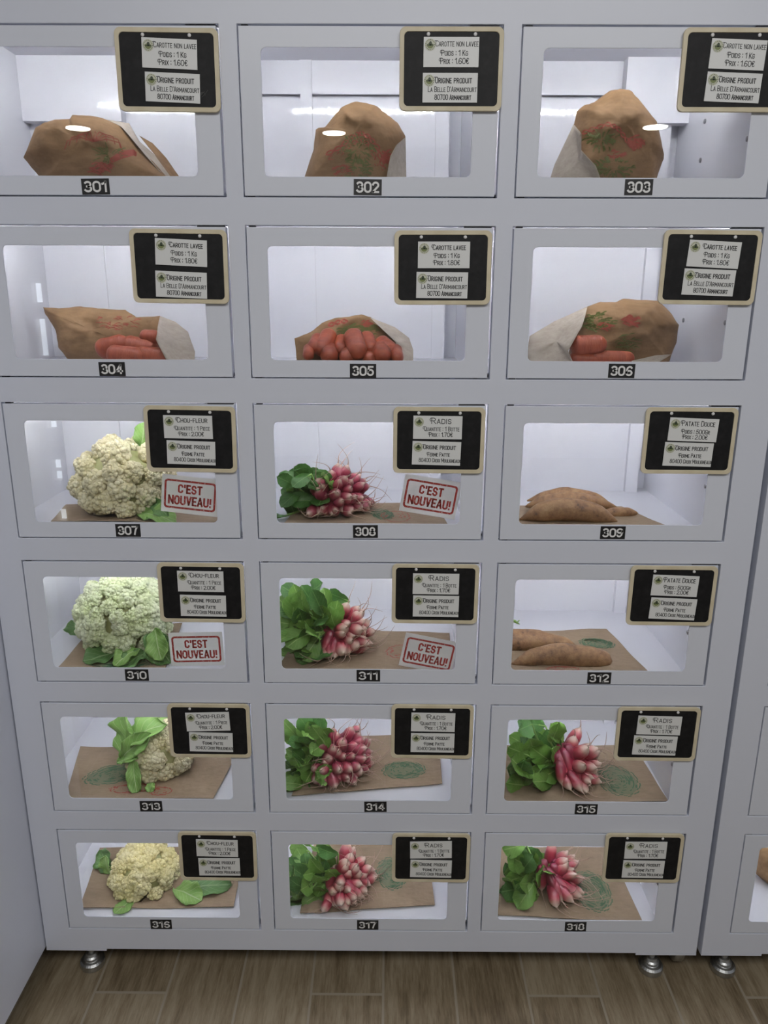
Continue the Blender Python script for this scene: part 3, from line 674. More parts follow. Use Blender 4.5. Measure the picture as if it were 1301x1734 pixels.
paper(8, [(-.16, .03), (.142, .045), (.125, .205), (-.15, .20)], FLAT % ('radishes', 308), [('r', .045, .105, .026, .04, .2), ('g', .02, .12, .02, .04, .2)], 8)
paper(9, [(-.20, .03), (.118, .035), (.072, .185), (-.19, .19)], FLAT % ('sweet potatoes', 309), [], 9)
paper(10, [(-.172, .022), (.035, .022), (.012, .24), (-.172, .20)], FLAT % ('cauliflower', 310), [('g', -.06, .06, .07, .026, 0)], 10)
paper(11, [(-.18, .025), (.155, .025), (.163, .20), (-.15, .21)], FLAT % ('radishes', 311), [('r', .06, .11, .03, .03, 0)], 11)
paper(12, [(-.20, .022), (.102, .022), (.075, .225), (-.19, .20)], FLAT % ('sweet potatoes', 312), [('g', .035, .15, .035, .02, -.3), ('r', -.06, .035, .03, .010, 0)], 12)
paper(13, [(-.185, .020), (.112, .022), (.13, .185), (-.225, .205)], FLAT % ('cauliflower', 313), [('g', -.115, .105, .060, .034, .35), ('r', -.06, .055, .045, .014, .1), ('r', .0, .045, .022, .014, 0)], 13)
paper(14, [(-.16, .035), (.146, .078), (.150, .262), (-.14, .25)], FLAT % ('radishes', 314), [('g', .068, .125, .045, .030, .1)], 14)
paper(15, [(-.18, .018), (.168, .026), (.158, .225), (-.16, .22)], FLAT % ('radishes', 315), [('g', .085, .095, .042, .052, .2)], 15)
paper(16, [(-.192, .040), (.134, .046), (.128, .235), (-.216, .225)], FLAT % ('cauliflower', 316), [], 16)
paper(17, [(-.15, .030), (.136, .056), (.128, .27), (-.14, .25)], FLAT % ('radishes', 317), [('g', .045, .15, .035, .050, 0)], 17)
paper(18, [(-.20, .034), (.140, .012), (.130, .24), (-.19, .24)], FLAT % ('radishes', 318), [('g', .055, .10, .040, .060, 0)], 18)

# ------------------------------------------------------------------ paper bags of carrots standing in the two upper rows
def smooth_outline(pts, k=3, amt=0.0004, seed=0):
    out = []; n = len(pts); rnd = random.Random(seed)
    for i in range(n):
        a, b = pts[i], pts[(i + 1) % n]
        for j in range(k):
            t = j / k; out.append((a[0] + (b[0] - a[0]) * t + rnd.uniform(-amt, amt), a[1] + (b[1] - a[1]) * t + rnd.uniform(-amt, amt)))
    return out
def sheet_bag(n, px, y0, thick, back, seed, wr=0.010, bottom_flat=True):
    """closed crumpled bag: an outline given depth on both sides; returns mesh builder and a surface sampler"""
    o2 = [(lambda p: (p.x, max(p.z, 0.001)))(at(n, u, v, y0)) for u, v in px]
    o2 = smooth_outline(o2, 4, 0.0005, seed); k = len(o2)
    cx = sum(p[0] for p in o2) / k; cz = sum(p[1] for p in o2) / k
    R_ = 11
    def wrinkle(x, z):
        v = Vector((x * 13 + seed * 3.1, z * 13, seed))
        f = 0.7 * noise.noise(v) + 1.6 * (0.5 - abs(noise.noise(v * 1.3 + Vector((9, 2, 4))))) - 0.8 + 0.5 * (0.5 - abs(noise.noise(v * 3.1)) * 2) + 0.2 * noise.noise(v * 6)
        return f
    def depth(x, z, q, s):
        b = (1 - q ** 2.6) ** 0.62 if q < 1 else 0
        return s * b + wr * wrinkle(x, z) * (1 - q ** 3)
    mb = MB(); front = []
    for side in (0, 1):
        base = len(mb.v)
        mb.v.append((cx, y0 - depth(cx, cz, 0, thick) if side == 0 else y0 + back, cz))
        for r in range(1, R_ + 1):
            q = r / R_
            for i in range(k):
                x = cx + (o2[i][0] - cx) * q; z = cz + (o2[i][1] - cz) * q
                y = y0 - depth(x, z, q, thick) if side == 0 else y0 + depth(x + 5, z, q, back)
                mb.v.append((x, y, z))
        fs = [(base, base + 1 + i, base + 1 + (i + 1) % k) for i in range(k)]
        for r in range(R_ - 1):
            a = base + 1 + r * k; b = a + k
            fs += [(a + i, b + i, b + (i + 1) % k, a + (i + 1) % k) for i in range(k)]
        if side: fs = [f[::-1] for f in fs]
        else: tree = BVHTree.FromPolygons([Vector(v) for v in mb.v], fs)
        mb.f += fs; mb.mi += [0] * len(fs)
    def surf(x, z):
        h = tree.ray_cast(Vector((x, -1, z)), Vector((0, 1, 0)))[0]
        return (h.y if h else y0) - 0.0009
    return mb, surf
def stroke(mb, surf, n, pts, y0, w, mi):
    w *= 1.35
    dense = []
    for i in range(len(pts) - 1):
        for s in range(8):
            t = s / 8; dense.append((pts[i][0] + (pts[i + 1][0] - pts[i][0]) * t, pts[i][1] + (pts[i + 1][1] - pts[i][1]) * t))
    dense.append(pts[-1]); out = []
    for u, v in dense:
        p = at(n, u, v, y0 - 0.03)
        for _ in range(2): y = surf(p.x, p.z); p = at(n, u, v, y)
        out.append((p.x, p.y, p.z))
    ribbon(mb, out, w, mi)
def twisted(mb, surf, n, pts, y0, w, mi):        # the printed two-strand cord
    L = []
    for i in range(len(pts) - 1):
        for s in range(6):
            t = s / 6; L.append((pts[i][0] + (pts[i + 1][0] - pts[i][0]) * t, pts[i][1] + (pts[i + 1][1] - pts[i][1]) * t))
    for ph in (0, PI):
        q = []
        for i, p in enumerate(L):
            a = L[max(i - 1, 0)]; b = L[min(i + 1, len(L) - 1)]; d = Vector((b[0] - a[0], b[1] - a[1])).normalized()
            o = 3.2 * math.sin(i * 0.9 + ph); q.append((p[0] - d.y * o, p[1] + d.x * o))
        stroke(mb, surf, n, q, y0, w, mi)
def scribble(mb, surf, n, cx, cy, rx, ry, cnt, y0, w, mi, seed, fan=True):
    r = random.Random(seed)
    for k in range(cnt):
        a = r.uniform(0, 2 * PI); q = math.sqrt(r.random()); u, v = cx + rx * q * math.cos(a), cy + ry * q * math.sin(a)
        d = r.uniform(-.5, .5) + (math.atan2(v - cy, u - cx) if fan else 0); ln = r.uniform(5, 13)
        stroke(mb, surf, n, [(u, v), (u + ln * .5 * math.cos(d), v + ln * .5 * math.sin(d) - 1), (u + ln * math.cos(d), v + ln * math.sin(d))], y0, w, mi)
def flap(n, px, ys, mi_name, parent, seed, name='side_gusset', amp=0.004):
    """a creased facet of paper through pixel points with given depths"""
    pts = [at(n, u, v, y) for (u, v), y in zip(px, ys)]
    for p in pts: p.z = max(p.z, 0.0015)
    c = sum(pts, Vector()) / len(pts); mb = MB(); k = len(pts) * 4; R_ = 6; ring = []
    for i in range(len(pts)):
        for j in range(4): ring.append(pts[i].lerp(pts[(i + 1) % len(pts)], j / 4))
    def D(p, q): return Vector((0, -amp * (noise.noise(p * 22 + Vector((seed, 0, 0))) + 0.4 * (1 - q)) , 0))
    for side in (0, 1):
        b = len(mb.v); o = Vector((0, 0.0008 * side, 0)); mb.v.append(tuple(c + D(c, 0) + o))
        for r in range(1, R_ + 1):
            for p in ring: q = c.lerp(p, r / R_); mb.v.append(tuple(q + D(q, r / R_) + o))
        fs = [(b, b + 1 + i, b + 1 + (i + 1) % k) for i in range(k)]
        for r in range(R_ - 1):
            s = b + 1 + r * k; fs += [(s + i, s + k + i, s + k + (i + 1) % k, s + (i + 1) % k) for i in range(k)]
        mb.f += fs if not side else [f[::-1] for f in fs]; mb.mi += [0] * len(fs)
    n1 = 1 + R_ * k; e = 1 + (R_ - 1) * k
    mb.f += [(e + i, n1 + e + i, n1 + e + (i + 1) % k, e + (i + 1) % k) for i in range(k)]; mb.mi += [0] * k
    return mb.obj(name, mi_name, parent, True)
BG = 'brown kraft carrot bags'
# 301
Y = 0.15
t = thing('paper_bag', 'closed crumpled brown kraft bag lying in locker 301', 'paper bag', cell_origin(1), BG)
mb, sf = sheet_bag(1, [(40, 267), (61, 217), (77, 209), (97, 203), (124, 202), (128, 195), (152, 196), (175, 200), (205, 214), (226, 236), (248, 262), (270, 285), (292, 312), (280, 330), (75, 330), (66, 298)], Y, .055, .05, 1)
for k in range(9):
    a = -2.9 + k * .36
    stroke(mb, sf, 1, [(158, 240), (158 + 22 * math.cos(a), 240 + 14 * math.sin(a) - 4), (158 + 45 * math.cos(a), 240 + 16 * math.sin(a) + 2), (158 + 50 * math.cos(a), 240 + 20 * math.sin(a) + 18)], Y, .0005, 1)
scribble(mb, sf, 1, 185, 262, 22, 10, 34, Y, .0006, 2, 3); scribble(mb, sf, 1, 165, 285, 22, 10, 40, Y, .0007, 1, 4, False)
for k in range(6): stroke(mb, sf, 1, [(186, 276 - k * 1.2), (205, 268 - k * 2.2), (226, 262 - k * 1.6), (231, 264 - k)], Y, .0009, 1)
mb.obj('bag_body', ['kraft', 'print_red', 'print_green'], t, True)
flap(1, [(181, 202), (219, 209), (237, 240), (262, 262), (300, 315), (270, 290), (245, 262), (222, 234), (205, 214)], [.155, .19, .19, .18, .17, .14, .13, .13, .14], 'gusset', t, 1)
flap(1, [(235, 229), (258, 242), (281, 267), (303, 298), (310, 320), (296, 320), (262, 262)], [.2, .21, .21, .2, .2, .17, .185], 'kraft', t, 2, 'rear_fold')
# 302
t = thing('paper_bag', 'closed brown kraft bag standing upright in locker 302', 'paper bag', cell_origin(2), BG)
mb, sf = sheet_bag(2, [(508, 332), (516, 299), (531, 253), (535, 220), (548, 218), (567, 195), (578, 182), (601, 172), (620, 174), (639, 180), (657, 195), (674, 208), (687, 231), (688, 300), (688, 332)], Y, .06, .055, 2)
twisted(mb, sf, 2, [(552, 262), (575, 250), (595, 232), (610, 225), (626, 232), (640, 250), (646, 275), (652, 290)], Y, .0008, 1)
twisted(mb, sf, 2, [(556, 270), (580, 258), (600, 241), (612, 236), (624, 244), (634, 262), (640, 288)], Y, .0005, 1)
scribble(mb, sf, 2, 607, 252, 24, 20, 80, Y, .0006, 2, 5); scribble(mb, sf, 2, 600, 285, 26, 16, 50, Y, .0006, 2, 6, False); scribble(mb, sf, 2, 652, 266, 8, 12, 40, Y, .0008, 1, 7, False)
scribble(mb, sf, 2, 575, 288, 16, 10, 24, Y, .0006, 1, 8, False)
mb.obj('bag_body', ['kraft', 'print_red', 'print_green'], t, True)
flap(2, [(687, 232), (671, 246), (661, 265), (655, 299), (652, 325), (689, 325), (688, 280)], [.13, .085, .075, .075, .08, .13, .13], 'gusset', t, 3)
# 303
t = thing('paper_bag', 'tall closed brown kraft bag with pale side standing in locker 303', 'paper bag', cell_origin(3), BG)
mb, sf = sheet_bag(3, [(938, 330), (945, 290), (972, 212), (977, 188), (989, 179), (1006, 173), (1033, 154), (1050, 151), (1063, 152), (1077, 166), (1111, 210), (1118, 237), (1124, 269), (1113, 299), (1108, 330)], Y, .06, .055, 3)
twisted(mb, sf, 3, [(986, 226), (1006, 218), (1030, 210), (1046, 216), (1058, 232), (1070, 248), (1078, 255)], Y, .0008, 1)
scribble(mb, sf, 3, 1020, 236, 24, 12, 60, Y, .0008, 2, 9); scribble(mb, sf, 3, 1040, 285, 32, 12, 70, Y, .0008, 2, 10); scribble(mb, sf, 3, 1072, 242, 11, 10, 36, Y, .0009, 1, 11, False); scribble(mb, sf, 3, 1040, 262, 14, 8, 20, Y, .0006, 1, 12, False)
mb.obj('bag_body', ['kraft', 'print_red', 'print_green'], t, True)
flap(3, [(972, 210), (985, 227), (985, 254), (1009, 281), (1016, 298), (1020, 322), (926, 322), (940, 278)], [.13, .085, .08, .075, .075, .08, .12, .13], 'gusset', t, 4)

# carrots
def carrot(n, a, b, r0, r1, label, group):
    a, b = Vector(a), Vector(b); a.z = max(a.z, r0 + .001); b.z = max(b.z, r1 + .001); d = (b - a).normalized(); a = a - d * r0 * .4; b = b + d * r1 * .4; L = (b - a).length; mb = MB(); N = 18; prof = []
    for i in range(N + 1):
        s = i / N; r = r0 + (r1 - r0) * s
        s = .5 - .5 * math.cos(PI * s); r = r0 + (r1 - r0) * s
        e = math.sqrt(max(0, 1 - max(0, 1 - s * L / (r0 * .85)) ** 2)) * math.sqrt(max(0, 1 - max(0, 1 - (1 - s) * L / (r1 * 1.0)) ** 2))
        prof.append((max(r * e, 0.0012) * (1 + 0.02 * math.sin(i * 5.3)), L * s))
    mb.lathe(prof, 18)
    o = mb.obj('carrot', 'carrot', None, True); q = Vector((0, 0, 1)).rotation_difference((b - a).normalized())
    o.rotation_mode = 'QUATERNION'; o.rotation_quaternion = q; o.location = cell_origin(n) + a
    cr = MB(); cr.lathe([(0.0035, -0.0015), (0.0045, 0.0015), (0.003, 0.004)], 10); x = cr.obj('crown', mat('carrot_crown', (0.16, 0.12, 0.05), 0.8) if 'crown' not in M else M['crown'], o); M['crown'] = x.data.materials[0]
    return tag(o, label, 'carrot', group)
# 304: open bag lying on its side, carrots in its mouth
Y = 0.20
t = thing('paper_bag', 'opened brown kraft bag lying in locker 304 with carrots showing at its mouth', 'paper bag', cell_origin(4), BG)
mb, sf = sheet_bag(4, [(73, 520), (99, 522), (136, 519), (165, 522), (212, 525), (231, 537), (271, 535), (288, 560), (292, 615), (290, 640), (125, 640), (114, 607), (99, 588), (94, 558), (89, 550), (77, 532)], Y, .035, .06, 4)
scribble(mb, sf, 4, 195, 545, 40, 14, 36, Y, .0005, 1, 14, False)
mb.obj('bag_body', ['kraft', 'print_red', 'print_green'], t, True)
flap(4, [(271, 535), (297, 545), (319, 562), (330, 596), (329, 625), (288, 625), (264, 575)], [.17, .17, .16, .13, .12, .07, .085], 'gusset', t, 5, amp=0.006)
for u0, v0, u1, v1, r0, r1, lab in [(172, 592, 212, 580, .0205, .016, 'short orange carrot at the left of those in the bag in locker 304'), (214, 586, 262, 592, .021, .017, 'thick orange carrot in the middle of the bag mouth in locker 304'), (244, 571, 268, 571, .015, .012, 'orange carrot topmost in the bag in locker 304'),
    (190, 612, 240, 610, .019, .016, 'orange carrot lying lowest in the bag in locker 304'), (238, 606, 284, 604, .018, .014, 'orange carrot nearest the pale flap of the bag in locker 304')]:
    y = .125 if v0 < 600 else .10
    carrot(4, at(4, u0, v0, y + .012), at(4, u1, v1, y), r0, r1, lab, 'carrots in the bag in locker 304')
# 305: bag mouth facing out, carrots pointing out of it
t = thing('paper_bag', 'brown kraft bag in locker 305 with its mouth facing out full of carrots', 'paper bag', cell_origin(5), BG)
bk = [(501, 640), (503, 612), (499, 573), (527, 562), (545, 547), (566, 539), (591, 536), (612, 532), (628, 537), (650, 556), (672, 578), (684, 613), (684, 640)]
m2, sf = sheet_bag(5, bk, .165, .012, .035, 6, 0.008)
twisted(m2, sf, 5, [(556, 551), (575, 545), (592, 543)], .158, .0012, 1); scribble(m2, sf, 5, 605, 560, 38, 10, 60, .158, .0009, 2, 15, False); scribble(m2, sf, 5, 618, 548, 10, 5, 14, .158, .0009, 1, 16, False)
m2.obj('bag_body', ['kraft', 'print_red', 'print_green'], t, True)
flap(5, [(626, 537), (669, 554), (693, 572), (700, 592), (700, 632), (682, 632), (670, 579), (648, 558)], [.155, .165, .165, .15, .13, .10, .13, .145], 'gusset', t, 7)
lp = MB(); lp.box((at(5, 503, 612, .14).x, .045, .0004), (at(5, 684, 612, .14).x, .165, .0014)); lp.obj('lower_sheet', 'kraft', t)
Z = lambda x, y: (400 + x * .3536, 360 + y * .3536)
for i, (x, y, x2, y2, r, lab) in enumerate([(372, 655, 392, 612, .0145, 'carrot at the left end of the heap in the bag in locker 305'), (400, 672, 445, 590, .0165, 'slanting carrot second from the left in the bag in locker 305'), (503, 668, 505, 618, .0150, 'carrot with its tip facing out beneath the arch of the bag in locker 305'),
    (590, 690, 560, 592, .0185, 'longest carrot standing out of the middle of the bag in locker 305'), (650, 668, 622, 605, .0165, 'carrot just right of the longest one in the bag in locker 305'), (745, 668, 700, 630, .0170, 'carrot high at the right of the bag in locker 305'),
    (705, 705, 690, 660, .0185, 'thick carrot low at the right of the bag in locker 305'), (445, 712, 450, 665, .0170, 'carrot lying low at the left of the bag in locker 305'), (535, 722, 532, 680, .0165, 'carrot lying low in the middle of the bag in locker 305'), (775, 705, 765, 660, .0120, 'carrot squeezed against the pale flap of the bag in locker 305'), (345, 690, 350, 655, .0110, 'small carrot lowest at the left of the bag in locker 305'), (640, 722, 632, 690, .0140, 'carrot hidden low behind the sill in the bag in locker 305')]):
    y0 = .085 if y > 685 else .108
    a = at(5, *Z(x, y), y0); e_ = at(5, *Z(x2, y2), y0 + .035); a.z = max(a.z, r + .001); e_.z = max(e_.z, r + .004)
    d = (a - e_).normalized(); carrot(5, e_ - d * .005, a - d * r * .2, r * .98, r * .92, lab, 'carrots in the bag in locker 305')
# 306
Y = 0.17
t = thing('paper_bag', 'brown kraft bag lying in locker 306 with pale mouth to one side and carrots inside', 'paper bag', cell_origin(6), BG)
mb, sf = sheet_bag(6, [(960, 640), (964, 594), (984, 534), (996, 519), (1017, 511), (1042, 512), (1056, 506), (1088, 508), (1115, 509), (1134, 527), (1150, 550), (1146, 580), (1136, 605), (1130, 640)], Y, .05, .06, 8)
scribble(mb, sf, 6, 1010, 545, 28, 16, 60, Y, .0009, 2, 17, False); scribble(mb, sf, 6, 1066, 543, 14, 8, 34, Y, .0010, 1, 18, False); scribble(mb, sf, 6, 1060, 580, 22, 14, 36, Y, .0006, 2, 19, False); scribble(mb, sf, 6, 1020, 552, 14, 5, 14, Y, .001, 1, 20, False)
mb.obj('bag_body', ['kraft', 'print_red', 'print_green'], t, True)
flap(6, [(891, 630), (893, 600), (897, 569), (939, 544), (996, 519), (986, 553), (962, 594), (976, 630)], [.12, .12, .15, .17, .15, .10, .075, .07], 'gusset', t, 9, amp=0.005)
flap(6, [(1070, 611), (1110, 602), (1138, 600), (1112, 616), (1075, 630)], [.085, .085, .1, .09, .085], 'gusset', t, 10, 'lower_rim')
for u0, v0, u1, v1, r0, r1, lab in [(972, 586, 1022, 583, .020, .016, 'thick orange carrot uppermost in the bag in locker 306'), (1000, 606, 1070, 607, .015, .012, 'long orange carrot lying low in the bag in locker 306'), (968, 607, 1012, 610, .014, .012, 'orange carrot low beside the pale flap of the bag in locker 306')]:
    carrot(6, at(6, u0, v0, .105), at(6, u1, v1, .10), r0, r1, lab, 'carrots in the bag in locker 306')

# ------------------------------------------------------------------ icosphere used for florets
def ico(sub):
    t_ = (1 + 5 ** .5) / 2
    v = [Vector(p).normalized() for p in [(-1, t_, 0), (1, t_, 0), (-1, -t_, 0), (1, -t_, 0), (0, -1, t_), (0, 1, t_), (0, -1, -t_), (0, 1, -t_), (t_, 0, -1), (t_, 0, 1), (-t_, 0, -1), (-t_, 0, 1)]]
    f = [(0, 11, 5), (0, 5, 1), (0, 1, 7), (0, 7, 10), (0, 10, 11), (1, 5, 9), (5, 11, 4), (11, 10, 2), (10, 7, 6), (7, 1, 8), (3, 9, 4), (3, 4, 2), (3, 2, 6), (3, 6, 8), (3, 8, 9), (4, 9, 5), (2, 4, 11), (6, 2, 10), (8, 6, 7), (9, 8, 1)]
    for _ in range(sub):
        c = {}; g = []
        def mid(a, b):
            k = (min(a, b), max(a, b))
            if k not in c: c[k] = len(v); v.append(((v[a] + v[b]) / 2).normalized())
            return c[k]
        for a, b, d in f:
            x, y, z = mid(a, b), mid(b, d), mid(d, a); g += [(a, x, z), (b, y, x), (d, z, y), (x, y, z)]
        f = g
    return v, f
I1, I2 = ico(1), ico(2)
def fib(n, zmin=-1.0):
    out = []; ga = PI * (3 - 5 ** .5)
    for i in range(n):
        z = 1 - (1 - zmin) * (i + .5) / n; r = math.sqrt(max(0, 1 - z * z)); out.append(Vector((r * math.cos(ga * i), r * math.sin(ga * i), z)))
    return out
def blade(mb, base, tip, nrm, width, curl, seed, nu=6, nv=10, ruf=0.15, shape=0.8, cup=0.15, lo=None):
    """leaf blade from base to tip with uv, wavy rim"""
    base, tip, nrm = Vector(base), Vector(tip), Vector(nrm)
    ax = tip - base; L = ax.length; ax.normalize(); sd = ax.cross(nrm).normalized(); up = sd.cross(ax).normalized()
    vs = []; uvs = []; r = random.Random(seed); ph = r.uniform(0, 6)
    for j in range(nv + 1):
        t_ = j / nv; w_ = width * (max(0, 1 - abs(2 * t_ - 1) ** 2.3) ** .55 * (0.62 + 0.38 * min(1, t_ * 1.5)) + 0.02) * (1 + 0.04 * math.sin(j * 2.4 + ph))
        for i in range(nu + 1):
            s = (i / nu - .5) * 2
            z = curl * L * (t_ - t_ * t_ * 1.6) + cup * abs(s) ** 1.5 * w_ + ruf * width * abs(s) ** 2 * math.sin(t_ * 15 + ph + s * 2) * 0.6 + 0.10 * width * noise.noise(Vector((s * 1.5 + seed, t_ * 3, ph)))
            p = base + ax * L * t_ + sd * s * w_ * .5 + up * z
            vs.append(p); uvs.append((i / nu, t_))
    fs = [(j * (nu + 1) + i, j * (nu + 1) + i + 1, (j + 1) * (nu + 1) + i + 1, (j + 1) * (nu + 1) + i) for j in range(nv) for i in range(nu)]
    if lo:
        for p in vs: p.x = max(p.x, lo[0]); p.y = max(p.y, lo[1]); p.z = min(max(p.z, lo[2]), CH - .004)
    o = len(mb.v); mb.v += [tuple(p) for p in vs]; mb.f += [tuple(i + o for i in f) for f in fs]; mb.mi += [0] * len(fs)
    if mb.uv is None: mb.uv = []
    mb.uv += uvs
def cauliflower(n, px, y, rx, ry, rz, label, mname, seed, nfl=52, axis=(0, -.5, .85), leaves=(), fsize=1.0, nb=46, sub=1.0):
    c = at(n, *px, y); t = thing('cauliflower', label, 'cauliflower', cell_origin(n) + Vector((c.x, c.y, 0.004)), 'cauliflowers')
    A = Vector(axis).normalized(); q = Vector((0, 0, 1)).rotation_difference(A); rnd = random.Random(seed)
    cz = c.z - .004; mb = MB(); V, F = [], []
    def ball(p, r, geo, sq=None):
        o = len(V)
        for v in geo[0]: V.append((p.x + v.x * r, p.y + v.y * r, max(p.z + v.z * r, 0.001)))
        F.extend([(a + o, b + o, d + o) for a, b, d in geo[1]])
    for i, d in enumerate(fib(nfl, -0.62)):
        d = (d + Vector((rnd.gauss(0, .07), rnd.gauss(0, .07), rnd.gauss(0, .07)))).normalized(); d = q @ d
        rf = (rx + ry + rz) / 3 * (0.260 + rnd.uniform(-.05, .055)) * fsize
        k = 1 - rf / rx * .92 + rnd.uniform(-.05, .05)
        p = Vector((d.x * rx * k, d.y * ry * k, cz + d.z * rz * k))
        ball(p, rf * .78, I2)
        q2 = Vector((0, 0, 1)).rotation_difference(d)
        for e in fib(nb, -.15):
            e = (q2 @ (e + Vector((rnd.gauss(0, .10), rnd.gauss(0, .10), rnd.gauss(0, .10))))).normalized()
            rb = rf * rnd.uniform(.16, .27) * sub; ball(p + e * rf * rnd.uniform(.74, .86), rb, I1)
    mb.v = V; mb.f = F; mb.mi = [0] * len(F); mb.obj('curd', mname, t, True)
    cr = MB(); s_ = len(cr.v); prof = [(math.sin(PI * i / 10) , -math.cos(PI * i / 10)) for i in range(11)]
    cr.lathe([(max(r_, .02) * rx * .73, z * rz * .73 + cz) for r_, z in prof], 24); cr.v = [(x, yy_ * ry / rx, max(z, .001)) for x, yy_, z in cr.v]; cr.obj('core', 'curd_stem', t, True)
    lo = (XL + .004 - c.x - 0, .012 - c.y, .0015)
    for k, (b, tip, nr, w, curl, mm) in enumerate(leaves):
        lb = MB(); B_ = at(n, *b[:2], b[2]) - Vector((c.x, c.y, .004)); T_ = at(n, *tip[:2], tip[2]) - Vector((c.x, c.y, .004))
        blade(lb, B_, T_, nr, w, curl, seed * 10 + k, 10, 16, .16, .75, .2, lo)
        o = lb.obj('leaf', mm, t, True); s = o.modifiers.new('thickness', 'SOLIDIFY'); s.thickness = .0012
    return t
UP, OUT = (0, -.4, 1), (0, -1, .4)
cauliflower(7, (210, 815), .155, .100, .095, .088, 'large cream cauliflower with broad florets in locker 307', 'curd', 71, 36, (-.1, -.6, .8), [
    ((236, 872, .10), (292, 876, .045), UP, .050, .25, 'cleaf'), ((240, 762, .165), (244, 716, .16), OUT, .034, .1, 'cleaf'), ((262, 850, .11), (280, 870, .06), OUT, .03, .2, 'cleaf_dark')], 1.06, 60, .85)
cauliflower(10, (212, 1042), .150, .098, .095, .090, 'pale greenish cauliflower of tight small florets in locker 310', 'curd_green', 101, 78, (-.1, -.5, .85), [
    ((256, 1070, .09), (286, 1122, .045), OUT, .060, .2, 'cleaf_dark'), ((262, 1064, .08), (272, 1118, .04), OUT, .045, .1, 'cleaf'), ((236, 1098, .08), (192, 1124, .035), UP, .040, .3, 'cleaf'), ((215, 1100, .09), (140, 1120, .055), UP, .055, .1, 'cleaf_dark'),
    ((250, 1104, .08), (200, 1132, .03), UP, .04, .2, 'cleaf_dark'), ((135, 1075, .14), (122, 1050, .16), OUT, .04, .2, 'cleaf_dark')], .80)
cauliflower(13, (272, 1272), .140, .076, .075, .070, 'small cauliflower half wrapped in its pale green leaves in locker 313', 'curd', 131, 34, (.5, -.6, .6), [
    ((210, 1290, .12), (224, 1212, .14), (-.6, -.8, .5), .085, -.25, 'cleaf'), ((214, 1262, .11), (268, 1222, .10), (-.1, -.6, 1), .06, .35, 'cleaf'), ((206, 1284, .10), (246, 1246, .075), (-.3, -1, .5), .045, .25, 'cleaf'),
    ((226, 1284, .085), (230, 1345, .035), OUT, .032, .2, 'cleaf'), ((198, 1290, .10), (230, 1282, .075), UP, .03, .1, 'cleaf'), ((250, 1216, .15), (290, 1222, .15), UP, .06, .2, 'cleaf'), ((258, 1325, .06), (252, 1342, .04), OUT, .02, .1, 'cleaf')], 1.15)
cauliflower(16, (246, 1478), .130, .078, .078, .070, 'round yellowish cauliflower with a leaf on either side in locker 316', 'curd_yellow', 161, 44, (0, -.5, .85), [
    ((300, 1512, .10), (388, 1492, .10), UP, .055, .2, 'cleaf_dark'), ((296, 1505, .09), (340, 1522, .06), UP, .05, .2, 'cleaf'), ((190, 1475, .15), (168, 1440, .18), (-.5, -.6, .6), .05, .2, 'cleaf_dark'), ((186, 1480, .14), (176, 1452, .14), (-.5, -.8, .4), .035, .2, 'cleaf'),
    ((226, 1528, .07), (196, 1552, .025), UP, .038, .25, 'cleaf')], 1.0)

# ------------------------------------------------------------------ sweet potatoes
def spud(n, pts, rads, label, seed, sq=0.85):
    P = [Vector(p) for p in pts]; N = 22; mb = MB(); ring = []
    def interp(L, t):
        k = len(L) - 1; i = min(int(t * k), k - 1); f = t * k - i; f = f * f * (3 - 2 * f) if not isinstance(L[0], Vector) else f
        return L[i] * (1 - f) + L[i + 1] * f
    cs, rs = [], []
    for i in range(N + 1):
        t_ = i / N; cs.append(interp(P, t_)); rs.append(max(interp(rads, t_) * (1 - (abs(t_ - .5) * 2) ** 7) ** .5, .0015))
    for _ in range(3): cs = [cs[0]] + [(cs[i - 1] + cs[i] * 2 + cs[i + 1]) / 4 for i in range(1, N)] + [cs[-1]]
    mb.tube(cs, rs, 22)
    for i, v in enumerate(mb.v):
        c = cs[min(i // 22, N)]; p = Vector(v); d = p - c
        f = 1 + 0.10 * noise.noise(p * 28 + Vector((seed, 0, 0))) + 0.04 * noise.noise(p * 90); p = c + d * f
        mb.v[i] = (p.x, p.y, max(p.z, 0.002))
    o = mb.obj('sweet_potato', 'spud', None, True, cell_origin(n)); return tag(o, label, 'sweet potato', 'sweet potatoes')
spud(9, [at(9, 880, 880, .085), at(9, 920, 866, .085), at(9, 960, 862, .085), at(9, 1005, 868, .085), at(9, 1046, 884, .085)], [.006, .019, .022, .020, .008], 'large sweet potato nearest the glass in locker 309', 1)
spud(9, [at(9, 890, 858, .14), at(9, 920, 850, .14), at(9, 965, 846, .14), at(9, 1010, 852, .14), at(9, 1046, 860, .14)], [.006, .013, .016, .014, .006], 'sweet potato lying behind the large one in locker 309', 2)
spud(9, [at(9, 893, 848, .18), at(9, 925, 840, .18), at(9, 960, 836, .18), at(9, 1005, 842, .18), at(9, 1040, 858, .18)], [.004, .011, .014, .012, .004], 'sweet potato farthest back in locker 309', 3)
spud(9, [at(9, 1010, 874, .125), at(9, 1040, 869, .125), at(9, 1062, 868, .125), at(9, 1080, 869, .125)], [.008, .011, .010, .005], 'end of a small sweet potato poking out beside the large one in locker 309', 4)
spud(12, [at(12, 864, 1128, .06), at(12, 905, 1112, .065), at(12, 950, 1108, .07), at(12, 1000, 1115, .07), at(12, 1037, 1120, .07)], [.008, .018, .023, .024, .021], 'smooth sweet potato nearest the glass in locker 312', 5)
spud(12, [at(12, 838, 1082, .14), at(12, 870, 1086, .14), at(12, 905, 1086, .14), at(12, 950, 1090, .13), at(12, 982, 1098, .125)], [.020, .026, .024, .017, .006], 'thick sweet potato lying behind the other in locker 312', 6)
